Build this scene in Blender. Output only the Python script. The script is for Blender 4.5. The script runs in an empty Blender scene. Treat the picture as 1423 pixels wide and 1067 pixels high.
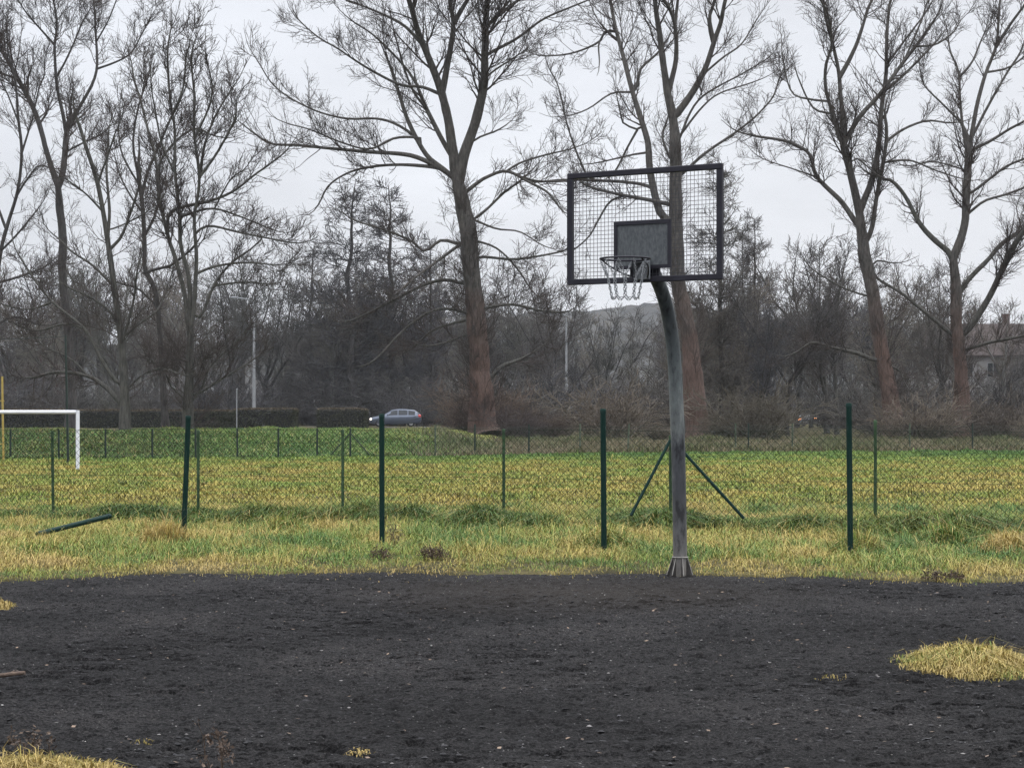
import bpy, math, random
import numpy as np
from mathutils import Vector
SC = bpy.context.scene
COL = SC.collection
rng = np.random.default_rng(7)
random.seed(7)
K = 2736.0      # focal length in photo pixels (1423 wide)
HZ = 575.0      # horizon row
CAMH = 1.55
W0 = 711.5

def at(px, py, Y):
    return np.array([(px-W0)/K*Y, Y, CAMH+(HZ-py)/K*Y])
def gx(px, Y):
    return (px-W0)/K*Y

# ------------------------------------------------------------------ materials
def new_mat(name):
    m = bpy.data.materials.new(name); m.use_nodes = True
    nt = m.node_tree; b = nt.nodes['Principled BSDF']
    return m, nt, b
def N(nt, typ, **kw):
    n = nt.nodes.new(typ)
    for k, v in kw.items():
        if k.startswith('i_'):
            key = k[2:]
            key = int(key) if key.isdigit() else key.replace('_', ' ')
            n.inputs[key].default_value = v
        else:
            setattr(n, k, v)
    return n
def ramp(nt, stops):
    r = nt.nodes.new('ShaderNodeValToRGB')
    el = r.color_ramp.elements
    while len(el) < len(stops): el.new(0.5)
    for e, (p, c) in zip(el, stops):
        e.position = p; e.color = (*c, 1) if len(c) == 3 else c
    return r
def mat_noise(name, stops, scale=8, rough=.8, metal=0, bump=0, bscale=60, detail=6, stretch=None, spec=.3, coord='Object'):
    m, nt, b = new_mat(name)
    tc = N(nt, 'ShaderNodeTexCoord'); src = tc.outputs[coord]
    if stretch:
        mp = N(nt, 'ShaderNodeMapping'); mp.inputs['Scale'].default_value = stretch
        nt.links.new(src, mp.inputs[0]); src = mp.outputs[0]
    n = N(nt, 'ShaderNodeTexNoise', i_Scale=scale, i_Detail=detail, i_Roughness=.65)
    nt.links.new(src, n.inputs['Vector'])
    r = ramp(nt, stops); nt.links.new(n.outputs['Fac'], r.inputs[0])
    nt.links.new(r.outputs[0], b.inputs['Base Color'])
    b.inputs['Roughness'].default_value = rough; b.inputs['Metallic'].default_value = metal
    b.inputs['Specular IOR Level'].default_value = spec
    if bump:
        n2 = N(nt, 'ShaderNodeTexNoise', i_Scale=bscale, i_Detail=8)
        nt.links.new(src, n2.inputs['Vector'])
        bp = N(nt, 'ShaderNodeBump', i_Strength=bump, i_Distance=.02)
        nt.links.new(n2.outputs['Fac'], bp.inputs['Height']); nt.links.new(bp.outputs[0], b.inputs['Normal'])
    return m
def mat_vcol(name, rough=.7, trans=.0, spec=.25):
    m, nt, b = new_mat(name)
    a = N(nt, 'ShaderNodeAttribute', attribute_name='Col')
    nt.links.new(a.outputs['Color'], b.inputs['Base Color'])
    b.inputs['Roughness'].default_value = rough
    b.inputs['Specular IOR Level'].default_value = spec
    return m
def mat_emit(name, col, s):
    m, nt, b = new_mat(name)
    b.inputs['Base Color'].default_value = (*col, 1)
    b.inputs['Emission Color'].default_value = (*col, 1); b.inputs['Emission Strength'].default_value = s
    return m
def mat_bark(name, grey, dark, rust=None, z0=6., z1=9.):
    """bark: furrowed grey; rust = algae colour that covers the lower trunk"""
    m, nt, b = new_mat(name)
    geo = N(nt, 'ShaderNodeNewGeometry')
    mp = N(nt, 'ShaderNodeMapping'); mp.inputs['Scale'].default_value = (13, 13, 2.2)
    nt.links.new(geo.outputs['Position'], mp.inputs[0])
    n = N(nt, 'ShaderNodeTexNoise', i_Scale=1.0, i_Detail=8, i_Roughness=.7)
    nt.links.new(mp.outputs[0], n.inputs['Vector'])
    r = ramp(nt, [(.33, dark), (.62, grey)]); nt.links.new(n.outputs['Fac'], r.inputs[0])
    col = r.outputs[0]
    if rust:
        r2 = ramp(nt, [(.33, tuple(c*.45 for c in rust)), (.62, rust)]); nt.links.new(n.outputs['Fac'], r2.inputs[0])
        sp = N(nt, 'ShaderNodeSeparateXYZ'); nt.links.new(geo.outputs['Position'], sp.inputs[0])
        n3 = N(nt, 'ShaderNodeTexNoise', i_Scale=.9, i_Detail=4); nt.links.new(geo.outputs['Position'], n3.inputs['Vector'])
        ad = N(nt, 'ShaderNodeMath', operation='MULTIPLY_ADD'); nt.links.new(n3.outputs['Fac'], ad.inputs[0]); ad.inputs[1].default_value = 6; nt.links.new(sp.outputs[2], ad.inputs[2])
        mr = N(nt, 'ShaderNodeMapRange'); nt.links.new(ad.outputs[0], mr.inputs[0])
        mr.inputs[1].default_value = z0+3; mr.inputs[2].default_value = z1+3; mr.inputs[3].default_value = 1; mr.inputs[4].default_value = 0
        mx = N(nt, 'ShaderNodeMix', data_type='RGBA'); nt.links.new(mr.outputs[0], mx.inputs[0])
        nt.links.new(col, mx.inputs[6]); nt.links.new(r2.outputs[0], mx.inputs[7]); col = mx.outputs[2]
    nt.links.new(col, b.inputs['Base Color']); b.inputs['Roughness'].default_value = .95
    b.inputs['Specular IOR Level'].default_value = .15
    bp = N(nt, 'ShaderNodeBump', i_Strength=.9, i_Distance=.05); nt.links.new(n.outputs['Fac'], bp.inputs['Height'])
    nt.links.new(bp.outputs[0], b.inputs['Normal'])
    return m
M = {}
M['bark_rust'] = mat_bark('bark_rust', (.12, .11, .098), (.035, .032, .03), (.145, .098, .08), 4.5, 8.)
M['bark_grey'] = mat_bark('bark_grey', (.105, .1, .086), (.03, .029, .027))
M['bark_dark'] = mat_bark('bark_dark', (.075, .069, .064), (.024, .022, .021))
M['bark_pale'] = mat_bark('bark_pale', (.2, .195, .18), (.06, .057, .052))
M['twig'] = mat_noise('twig', [(.3, (.035, .028, .025)), (.7, (.075, .06, .052))], 1.5, .9, spec=.15)
M['twig_wood'] = mat_noise('twig_wood', [(.3, (.038, .036, .036)), (.7, (.084, .079, .077))], .6, .9, spec=.15)
def vary(m):
    nt = m.node_tree; b = nt.nodes['Principled BSDF']; src = b.inputs['Base Color'].links[0].from_socket
    oi = N(nt, 'ShaderNodeObjectInfo'); r = ramp(nt, [(0., (.85, .88, .95)), (.25, (1.3, 1.22, 1.1)), (.5, (1.05, 1.12, 1.02)), (.75, (1.75, 1.66, 1.48)), (1., (1.15, 1.14, 1.18))]); r.color_ramp.interpolation = 'CONSTANT' if False else 'LINEAR'
    nt.links.new(oi.outputs['Random'], r.inputs[0])
    mx = N(nt, 'ShaderNodeMix', data_type='RGBA', blend_type='MULTIPLY'); mx.inputs[0].default_value = 1
    nt.links.new(src, mx.inputs[6]); nt.links.new(r.outputs[0], mx.inputs[7]); nt.links.new(mx.outputs[2], b.inputs['Base Color'])
M['twig_pale'] = mat_noise('twig_pale', [(.3, (.055, .05, .046)), (.7, (.12, .108, .098))], .6, .9, spec=.15)
M['twig_red'] = mat_noise('twig_red', [(.3, (.052, .041, .036)), (.7, (.108, .086, .075))], 1.2, .9, spec=.15)
M['twig_tan'] = mat_noise('twig_tan', [(.3, (.055, .047, .04)), (.7, (.118, .102, .086))], 1.2, .9, spec=.15)
for k_ in ('twig_wood', 'twig_pale', 'twig_tan', 'twig_red'): vary(M[k_])
M['steel'] = mat_noise('galvanised_steel', [(.25, (.035, .045, .05)), (.5, (.08, .1, .105)), (.75, (.15, .17, .17))], 3.5, .5, .35, .15, 40, stretch=(1.6, 1.6, .55))
def pole_mat():
    m, nt, b = new_mat('worn_pole_steel')
    tc = N(nt, 'ShaderNodeTexCoord'); sp = N(nt, 'ShaderNodeSeparateXYZ'); nt.links.new(tc.outputs['Object'], sp.inputs[0])
    mp = N(nt, 'ShaderNodeMapping'); mp.inputs['Scale'].default_value = (7, 7, 2.2); nt.links.new(tc.outputs['Object'], mp.inputs[0])
    n = N(nt, 'ShaderNodeTexNoise', i_Scale=1., i_Detail=7, i_Roughness=.68); nt.links.new(mp.outputs[0], n.inputs['Vector'])
    ad = N(nt, 'ShaderNodeMath', operation='MULTIPLY_ADD'); nt.links.new(n.outputs['Fac'], ad.inputs[0]); ad.inputs[1].default_value = .9; nt.links.new(sp.outputs[2], ad.inputs[2])
    dv = N(nt, 'ShaderNodeMath', operation='DIVIDE'); nt.links.new(ad.outputs[0], dv.inputs[0]); dv.inputs[1].default_value = 3.5
    r = ramp(nt, [(.16, (.16, .15, .14)), (.24, (.12, .12, .12)), (.36, (.06, .062, .067)), (.47, (.07, .074, .08)), (.52, (.14, .15, .148)), (.7, (.105, .12, .122)), (.85, (.05, .058, .062)), (.97, (.07, .078, .082))])
    nt.links.new(dv.outputs[0], r.inputs[0])
    r2 = ramp(nt, [(.38, (.3, .3, .31)), (.46, (.85, .85, .85)), (.54, (1.1, 1.1, 1.08)), (.62, (1.75, 1.7, 1.6))]); nt.links.new(n.outputs['Fac'], r2.inputs[0])
    mx = N(nt, 'ShaderNodeMix', data_type='RGBA', blend_type='MULTIPLY'); mx.inputs[0].default_value = 1; nt.links.new(r.outputs[0], mx.inputs[6]); nt.links.new(r2.outputs[0], mx.inputs[7])
    nt.links.new(mx.outputs[2], b.inputs['Base Color']); b.inputs['Roughness'].default_value = .55; b.inputs['Metallic'].default_value = .15; b.inputs['Specular IOR Level'].default_value = .25
    return m
M['pole_steel'] = pole_mat()
M['dark_steel'] = mat_noise('dark_steel', [(.3, (.012, .011, .016)), (.75, (.028, .027, .036))], 6, .55, .2, .1, 80)
M['wire'] = mat_noise('grid_wire', [(.3, (.03, .03, .036)), (.7, (.06, .06, .068))], 9, .55, .4)
M['chain'] = mat_noise('chain', [(.3, (.15, .155, .16)), (.7, (.3, .31, .32))], 40, .5, .2)
M['zinc'] = mat_noise('zinc_plate', [(.3, (.13, .14, .15)), (.7, (.24, .25, .26))], 18, .6, .15)
M['plate'] = mat_noise('target_plate', [(.36, (.075, .081, .085)), (.5, (.096, .103, .107)), (.64, (.118, .125, .128))], 26, 1, 0, 0, spec=0, stretch=(2, 2, .8), detail=3)
M['green_post'] = mat_noise('green_post', [(.3, (.004, .018, .015)), (.7, (.008, .027, .021))], 5, .6, 0, .1, 60, spec=.08)
M['green_faded'] = mat_noise('green_faded', [(.3, (.026, .05, .026)), (.7, (.052, .09, .046))], 7, .6, 0, .1, 60, spec=.1)
M['green_wire'] = mat_noise('green_wire', [(.3, (.012, .022, .014)), (.7, (.024, .04, .024))], 5, .7, spec=.1)
M['far_post'] = mat_noise('far_post', [(.3, (.009, .018, .014)), (.7, (.02, .034, .026))], 5, .6)
M['pale_post'] = mat_noise('pale_post', [(.3, (.05, .07, .045)), (.7, (.1, .12, .08))], 5, .6)
M['white_paint'] = mat_noise('white_paint', [(.3, (.66, .67, .7)), (.7, (.82, .83, .85))], 4, .45, spec=.4)
M['yellow_paint'] = mat_noise('yellow_paint', [(.3, (.3, .22, .05)), (.7, (.42, .31, .09))], 6, .6)
M['concrete'] = mat_noise('lamp_concrete', [(.3, (.19, .195, .2)), (.7, (.29, .295, .3))], 3, .8, 0, .2, 30)
M['lamp_metal'] = mat_noise('lamp_metal', [(.3, (.18, .19, .2)), (.7, (.26, .27, .28))], 3, .5, .4)
M['car_paint'] = mat_noise('car_paint_slate', [(.3, (.065, .078, .105)), (.7, (.085, .1, .13))], 2, .3, .4, spec=.6)
M['car_light'] = mat_noise('car_paint_silver', [(.3, (.3, .31, .33)), (.7, (.36, .37, .39))], 2, .3, .4, spec=.6)
M['glass'] = mat_noise('dark_glass', [(.3, (.012, .015, .018)), (.7, (.022, .026, .03))], 2, .15, 0, spec=.3)
M['rubber'] = mat_noise('rubber', [(.3, (.01, .01, .01)), (.7, (.02, .02, .02))], 9, .85)
M['rim_alloy'] = mat_noise('rim_alloy', [(.3, (.2, .2, .21)), (.7, (.35, .35, .36))], 9, .35, .8)
M['headlight'] = mat_emit('headlight_lit', (1, .93, .82), 1.6)
M['headlight_orange'] = mat_emit('headlight_warm', (1, .36, .1), 5)
M['taillight'] = mat_emit('taillight_lit', (.6, .05, .04), .25)
M['brick'] = mat_noise('brick_wall', [(.3, (.06, .037, .032)), (.7, (.11, .065, .055))], 3, .9)
M['render_wall'] = mat_noise('rendered_wall', [(.3, (.2, .19, .18)), (.7, (.28, .27, .26))], 1, .9)
M['roof_tile'] = mat_noise('roof_tiles', [(.3, (.035, .026, .024)), (.7, (.065, .048, .043))], 3, .9, 0, .3, 9)
M['window_frame'] = mat_noise('window_frame', [(.3, (.2, .2, .2)), (.7, (.3, .3, .3))], 3, .5)
M['leaf'] = mat_vcol('grass_blades', .65, spec=.22)
M['hedge_leaf'] = mat_vcol('hedge_leaves', .8, spec=.15)
M['stone'] = mat_vcol('loose_stones', .85, spec=.3)
M['stick'] = mat_noise('stick_bark', [(.3, (.05, .035, .027)), (.7, (.14, .1, .075))], 14, .9, 0, .4, 60)
M['deadweed'] = mat_noise('dead_weed', [(.3, (.05, .036, .028)), (.7, (.12, .085, .06))], 12, .9)
M['rusty_dark'] = mat_noise('rusty_dark', [(.3, (.03, .028, .027)), (.7, (.075, .068, .062))], 14, .8, .1)
M['asphalt'] = mat_noise('asphalt', [(.3, (.04, .04, .042)), (.7, (.06, .06, .062))], 5, .9)

# ------------------------------------------------------------------ mesh helpers
class Geo:
    def __init__(s): s.V = []; s.F = []; s.T = []; s.C = []; s.n = 0
    def add(s, V, F, col=None):
        """F: (n,k) faces of one size"""
        V = np.asarray(V, float).reshape(-1, 3); F = np.asarray(F, np.int64)
        s.V.append(V); s.F.append((F+s.n).ravel()); s.T.append(np.full(len(F), F.shape[1], np.int32)); s.n += len(V)
        if col is not None: s.C.append(np.asarray(col, np.float32).reshape(-1, 3))
    def build(s, name, mat, parent=None, smooth=True):
        V = np.concatenate(s.V).astype(np.float32); L = np.concatenate(s.F).astype(np.int32); T = np.concatenate(s.T)
        me = bpy.data.meshes.new(name)
        me.vertices.add(len(V)); me.vertices.foreach_set('co', V.ravel())
        me.loops.add(len(L)); me.loops.foreach_set('vertex_index', L)
        me.polygons.add(len(T))
        st = np.concatenate([[0], np.cumsum(T)[:-1]]).astype(np.int32)
        me.polygons.foreach_set('loop_start', st)
        me.polygons.foreach_set('use_smooth', np.full(len(T), smooth, bool))
        if s.C:
            c = np.concatenate(s.C); c = np.concatenate([c, np.ones((len(c), 1), np.float32)], 1)
            a = me.color_attributes.new('Col', 'FLOAT_COLOR', 'POINT'); a.data.foreach_set('color', c.ravel())
        me.update(calc_edges=True)
        if mat: me.materials.append(M[mat] if isinstance(mat, str) else mat)
        o = bpy.data.objects.new(name, me); COL.objects.link(o)
        if parent: o.parent = parent
        return o
    # --- shapes
    def tubes(s, P, R, S=3, caps=False, mod=None):
        P = np.asarray(P, float); R = np.asarray(R, float)
        if P.ndim == 2: P = P[None]; R = np.broadcast_to(R, P.shape[:2])
        Mn, Nn, _ = P.shape
        T = np.gradient(P, axis=1); T /= np.linalg.norm(T, axis=2, keepdims=True)+1e-9
        d = P[:, -1]-P[:, 0]; d /= np.linalg.norm(d, axis=1, keepdims=True)+1e-9
        ref = np.where(np.abs(d[:, 2:3]) > .8, np.array([[1., .05, 0]]), np.array([[0., .05, 1.]]))
        n1 = np.cross(T, ref[:, None, :]); n1 /= np.linalg.norm(n1, axis=2, keepdims=True)+1e-9
        n2 = np.cross(T, n1)
        a = np.arange(S)*2*math.pi/S
        RR = R[:, :, None, None]*(1 if mod is None else mod[:, :, :, None])
        V = P[:, :, None]+RR*(np.cos(a)[None, None, :, None]*n1[:, :, None]+np.sin(a)[None, None, :, None]*n2[:, :, None])
        idx = np.arange(Mn*Nn*S).reshape(Mn, Nn, S)
        q = np.stack([idx[:, :-1], np.roll(idx[:, :-1], -1, 2), np.roll(idx[:, 1:], -1, 2), idx[:, 1:]], -1).reshape(-1, 4)
        s.add(V, q)
        if caps:
            for m in range(Mn):
                for ring, rev in ((0, True), (Nn-1, False)):
                    o = np.arange(S)[::-1] if rev else np.arange(S)
                    s.add(V[m, ring][o], [list(range(S))])
        return s
    def tube(s, a, b, r, S=8):
        return s.tubes(np.array([[a, b]], float), np.full((1, 2), r), S, True)
    def path(s, pts, r, S=8, caps=True):
        P = np.array(pts, float)
        return s.tubes(P[None], np.broadcast_to(np.asarray(r, float), (1, len(P))), S, caps)
    def box(s, c, size, ax=None, bev=0):
        c = np.asarray(c, float); h = np.asarray(size, float)/2
        A = np.eye(3) if ax is None else np.asarray(ax, float)
        if not bev:
            sg = np.array([[x, y, z] for x in (-1, 1) for y in (-1, 1) for z in (-1, 1)], float)
            V = (sg*h)@A+c
            Fq = np.array([[0, 1, 3, 2], [4, 6, 7, 5], [0, 4, 5, 1], [2, 3, 7, 6], [0, 2, 6, 4], [1, 5, 7, 3]])
            s.add(V[Fq.ravel()], np.arange(24).reshape(6, 4))
        else:
            V = []; ids = {}
            for x in (-1, 1):
                for y in (-1, 1):
                    for z in (-1, 1):
                        for k in range(3):
                            p = np.array([x, y, z], float)*(h-bev); p[k] = [x, y, z][k]*h[k]
                            ids[(x, y, z, k)] = len(V); V.append(p@A+c)
            F4 = []; F3 = []
            for k in range(3):
                o = [i for i in range(3) if i != k]
                for sg_ in (-1, 1):
                    loop = []
                    for u, v in ((-1, -1), (1, -1), (1, 1), (-1, 1)):
                        t = [0, 0, 0]; t[k] = sg_; t[o[0]] = u; t[o[1]] = v; loop.append(ids[(*t, k)])
                    F4.append(loop)
            for k in range(3):
                o = [i for i in range(3) if i != k]
                for u in (-1, 1):
                    for v in (-1, 1):
                        t0 = [0, 0, 0]; t0[o[0]] = u; t0[o[1]] = v; t1 = list(t0); t0[k] = -1; t1[k] = 1
                        F4.append([ids[(*t0, o[0])], ids[(*t1, o[0])], ids[(*t1, o[1])], ids[(*t0, o[1])]])
            for x in (-1, 1):
                for y in (-1, 1):
                    for z in (-1, 1): F3.append([ids[(x, y, z, k)] for k in range(3)])
            V = np.array(V); F4 = np.array(F4); F3 = np.array(F3)
            s.add(V[F4.ravel()], np.arange(len(F4)*4).reshape(-1, 4)); s.add(V[F3.ravel()], np.arange(len(F3)*3).reshape(-1, 3))
        return s
    def poly(s, pts):
        s.add(pts, [list(range(len(pts)))]); return s
    def torus(s, c, R, r, ax=np.eye(3), NS=40, S=8, squash=1.0):
        t = np.arange(NS)*2*math.pi/NS; u = np.arange(S)*2*math.pi/S
        ct, st = np.cos(t), np.sin(t)
        V = np.stack([((R+r*np.cos(u)[None])*ct[:, None]), ((R+r*np.cos(u)[None])*st[:, None]*squash), np.broadcast_to(r*np.sin(u)[None], (NS, S))], -1)
        idx = np.arange(NS*S).reshape(NS, S)
        q = np.stack([idx, np.roll(idx, -1, 0), np.roll(np.roll(idx, -1, 0), -1, 1), np.roll(idx, -1, 1)], -1).reshape(-1, 4)
        s.add(V.reshape(-1, 3)@np.asarray(ax)+np.asarray(c), q); return s

def tag(o, label, cat, group=None):
    o['label'] = label; o['category'] = cat
    if group: o['group'] = group
    return o
def struct(o): o['kind'] = 'structure'; return o
def stuff(o, label, cat):
    o['kind'] = 'stuff'; o['label'] = label; o['category'] = cat; return o
def empty(name, label, cat, loc=(0, 0, 0), group=None):
    o = bpy.data.objects.new(name, None); COL.objects.link(o); o.location = loc
    o.empty_display_size = .3
    return tag(o, label, cat, group)
def dup(root, loc, rotz=0, scale=1, label=None):
    r = root.copy(); COL.objects.link(r); r.location = loc; r.rotation_euler = (0, 0, rotz); r.scale = scale if hasattr(scale, '__len__') else (scale,)*3
    if label: r['label'] = label
    for ch in list(root.children):
        c = ch.copy(); COL.objects.link(c); c.parent = r
        for g in list(ch.children):
            d = g.copy(); COL.objects.link(d); d.parent = c
    return r

# ------------------------------------------------------------------ noise
_tab = np.random.default_rng(3).random((512, 512))
def vnoise(x, y):
    x = np.asarray(x, float); y = np.asarray(y, float)
    xi = np.floor(x).astype(int); yi = np.floor(y).astype(int); fx = x-xi; fy = y-yi
    fx = fx*fx*(3-2*fx); fy = fy*fy*(3-2*fy)
    g = lambda a, b: _tab[a & 511, b & 511]
    return (g(xi, yi)*(1-fx)+g(xi+1, yi)*fx)*(1-fy)+(g(xi, yi+1)*(1-fx)+g(xi+1, yi+1)*fx)*fy
def fbm(x, y, o=4, g=.5):
    t = 0; a = 1; n = 0
    for k in range(o):
        t = t+a*vnoise(x*2**k+37*k, y*2**k+91*k); n += a; a *= g
    return t/n
def sstep(a, b, x):
    t = np.clip((x-a)/(b-a), 0, 1); return t*t*(3-2*t)

# ------------------------------------------------------------------ terrain
EDGE_PX = np.array([-300, 0, 60, 200, 400, 560, 700, 900, 1000, 1150, 1250, 1423, 1700], float)
EDGE_PY = np.array([816, 808, 805, 798, 796, 795, 796, 798, 799, 800, 805, 809, 812], float)
EDGE_Y = CAMH*K/(EDGE_PY-HZ); EDGE_X = (EDGE_PX-W0)/K*EDGE_Y
def edge(x):
    return np.interp(x, EDGE_X, EDGE_Y)+.75*(fbm(np.asarray(x)*1.5, 3.3, 3)-.5)+.3*(vnoise(np.asarray(x)*6, 9.1)-.5)
FENCE_FAR = [(-60, 60), (gx(0, 65.5), 65.5), (gx(490, 69), 69), (gx(610, 70.5), 70.5), (gx(820, 76), 76), (gx(1423, 81), 81), (60, 86)]
def farY(x):
    f = np.array(FENCE_FAR); return np.interp(x, f[:, 0], f[:, 1])
def ground_z(x, y):
    x = np.asarray(x, float); y = np.asarray(y, float)
    z = .05*(fbm(x*.35+5, y*.35, 3)-.5)*sstep(19, 24, y)
    z = z+.03*sstep(19.2, 20.4, y)
    fy = farY(x)
    left = 1-sstep(-3.5, .5, x)
    bank = sstep(fy+1.2, fy+6.5, y)
    z = z+bank*(left*.74+(1-left)*.2)
    far = sstep(fy+10, 150, y)
    z = z+far*(.45-(left*.74+(1-left)*.2))
    z = z+bank*.16*(fbm(x*.8, y*.8, 3)-.5)
    z = z+np.clip(y-260, 0, 480)*.008
    return z
def gz(x, y): return float(ground_z(x, y))

def grid_obj(name, X, Y, Z, mat):
    g = Geo(); ny, nx = X.shape
    idx = np.arange(ny*nx).reshape(ny, nx)
    q = np.stack([idx[:-1, :-1], idx[:-1, 1:], idx[1:, 1:], idx[1:, :-1]], -1).reshape(-1, 4)
    g.add(np.stack([X, Y, Z], -1), q)
    return g.build(name, mat)

def ground_mat():
    m, nt, b = new_mat('turf_soil')
    geo = N(nt, 'ShaderNodeNewGeometry')
    n1 = N(nt, 'ShaderNodeTexNoise', i_Scale=.9, i_Detail=6, i_Roughness=.7); nt.links.new(geo.outputs['Position'], n1.inputs['Vector'])
    r = ramp(nt, [(.3, (.02, .018, .01)), (.5, (.05, .044, .018)), (.7, (.11, .09, .038))]); nt.links.new(n1.outputs['Fac'], r.inputs[0])
    nt.links.new(r.outputs[0], b.inputs['Base Color']); b.inputs['Roughness'].default_value = .95; b.inputs['Specular IOR Level'].default_value = .1
    n2 = N(nt, 'ShaderNodeTexNoise', i_Scale=25, i_Detail=6); nt.links.new(geo.outputs['Position'], n2.inputs['Vector'])
    bp = N(nt, 'ShaderNodeBump', i_Strength=.8, i_Distance=.04); nt.links.new(n2.outputs['Fac'], bp.inputs['Height']); nt.links.new(bp.outputs[0], b.inputs['Normal'])
    return m
def cinder_mat():
    m, nt, b = new_mat('black_cinder')
    geo = N(nt, 'ShaderNodeNewGeometry')
    big = N(nt, 'ShaderNodeTexNoise', i_Scale=.55, i_Detail=5, i_Roughness=.6); nt.links.new(geo.outputs['Position'], big.inputs['Vector'])
    fine = N(nt, 'ShaderNodeTexNoise', i_Scale=60, i_Detail=8, i_Roughness=.85); nt.links.new(geo.outputs['Position'], fine.inputs['Vector'])
    r1 = ramp(nt, [(.3, (.0085, .0081, .0083)), (.5, (.0185, .0178, .0182)), (.7, (.033, .031, .031))]); nt.links.new(big.outputs['Fac'], r1.inputs[0])
    r2 = ramp(nt, [(.4, (.12, .12, .12)), (.5, (.95, .95, .95)), (.6, (2.8, 2.76, 2.72))]); nt.links.new(fine.outputs['Fac'], r2.inputs[0])
    mx = N(nt, 'ShaderNodeMix', data_type='RGBA', blend_type='MULTIPLY'); mx.inputs[0].default_value = 1
    nt.links.new(r1.outputs[0], mx.inputs[6]); nt.links.new(r2.outputs[0], mx.inputs[7])
    mid = N(nt, 'ShaderNodeTexNoise', i_Scale=15, i_Detail=7, i_Roughness=.75); nt.links.new(geo.outputs['Position'], mid.inputs['Vector'])
    r3 = ramp(nt, [(.39, (.16, .16, .16)), (.46, (.85, .85, .85)), (.6, (1.05, 1.04, 1.02)), (.7, (1.7, 1.66, 1.6))]); nt.links.new(mid.outputs['Fac'], r3.inputs[0])
    mxm = N(nt, 'ShaderNodeMix', data_type='RGBA', blend_type='MULTIPLY'); mxm.inputs[0].default_value = 1; nt.links.new(mx.outputs[2], mxm.inputs[6]); nt.links.new(r3.outputs[0], mxm.inputs[7]); mx = mxm
    # worn paler, browner patch of dust in front of the hoop
    mp = N(nt, 'ShaderNodeVectorMath', operation='SUBTRACT'); nt.links.new(geo.outputs['Position'], mp.inputs[0]); mp.inputs[1].default_value = (.55, 17.2, 0)
    sc = N(nt, 'ShaderNodeVectorMath', operation='MULTIPLY'); nt.links.new(mp.outputs[0], sc.inputs[0]); sc.inputs[1].default_value = (.5, .55, 0)
    ln = N(nt, 'ShaderNodeVectorMath', operation='LENGTH'); nt.links.new(sc.outputs[0], ln.inputs[0])
    ad = N(nt, 'ShaderNodeMath', operation='MULTIPLY_ADD'); nt.links.new(big.outputs['Fac'], ad.inputs[0]); ad.inputs[1].default_value = .9; nt.links.new(ln.outputs['Value'], ad.inputs[2])
    mr = N(nt, 'ShaderNodeMapRange'); nt.links.new(ad.outputs[0], mr.inputs[0]); mr.inputs[1].default_value = .5; mr.inputs[2].default_value = 1.7; mr.inputs[3].default_value = .75; mr.inputs[4].default_value = 0
    mx2 = N(nt, 'ShaderNodeMix', data_type='RGBA'); nt.links.new(mr.outputs[0], mx2.inputs[0]); nt.links.new(mx.outputs[2], mx2.inputs[6]); mx2.inputs[7].default_value = (.036, .03, .025, 1)
    nt.links.new(mx2.outputs[2], b.inputs['Base Color'])
    b.inputs['Roughness'].default_value = .85; b.inputs['Specular IOR Level'].default_value = .1
    n3 = N(nt, 'ShaderNodeTexNoise', i_Scale=45, i_Detail=9, i_Roughness=.82); nt.links.new(geo.outputs['Position'], n3.inputs['Vector'])
    bp = N(nt, 'ShaderNodeBump', i_Strength=1., i_Distance=.04); nt.links.new(n3.outputs['Fac'], bp.inputs['Height']); nt.links.new(bp.outputs[0], b.inputs['Normal'])
    return m
def dense(a, b, step, outer):
    c = np.arange(a, b+step/2, step)
    lo = a-np.array(outer[::-1]); hi = b+np.array(outer)
    return np.concatenate([lo, c, hi])
GM = ground_mat()
xs = dense(-34, 34, .5, [1, 2, 4, 8, 15, 30, 60, 120, 240, 480, 900])
ys = np.concatenate([np.array([19, 19.15, 19.3, 19.6]), np.arange(20, 34, .35), np.arange(34, 64, 1.), np.arange(64, 92, .4), np.arange(92, 120, 2.), np.arange(120, 260, 7.), np.arange(260, 740, 40.)])
X, Yg = np.meshgrid(xs, ys)
Yr = Yg+(edge(X)-19)*np.clip(1-(Yg-19)/5, 0, 1)
Z = ground_z(X, Yr); Z = Z-np.where(Yg < 19.1, .05, 0)
struct(grid_obj('ground', X, Yr, Z, GM))
xc = dense(-6.6, 6.6, .0165, [.3, 1, 2, 4, 8, 15, 30, 60, 120, 240, 480, 900])
yc = np.concatenate([-np.array([400, 200, 100, 50, 25, 12, 5, 0.]), np.array([3, 5, 6, 7, 7.5]), np.arange(7.8, 21.5, .0175), [22.5, 24]])
X, Yg = np.meshgrid(xc, yc)
def court_z(x, y):
    clump = fbm(x*7, y*9, 5, .68); big = fbm(x*.9, y*.9, 3)
    lump = np.clip(fbm(x*13+3, y*16, 3, .6)-.58, 0, 1)
    scuff = np.clip(.41-fbm(x*6.5+9, y*15+2, 4, .66), 0, 1); patch = sstep(.4, .65, fbm(x*.8+20, y*.8, 3))
    fade = .25+.75*sstep(0, .8, edge(x)-y)
    return fade*(.036*(clump-.5)+.03*(big-.5)-.24*scuff*(.25+patch)+.06*lump)+.011*(vnoise(x*33, y*33)-.5)-.012
inside = (np.abs(X) < 6.7) & (Yg > 7.6) & (Yg < 21.6)
Z = np.where(inside, court_z(X, Yg), court_z(X, Yg)*.5-.02)
Z = np.where(Yg > 20.6, -.05, Z)
struct(grid_obj('cinder_court', X, Yg, Z, cinder_mat()))
def surf(x, y): return np.where(np.asarray(y) < edge(x), court_z(np.asarray(x, float), np.asarray(y, float)), ground_z(x, y))

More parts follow.
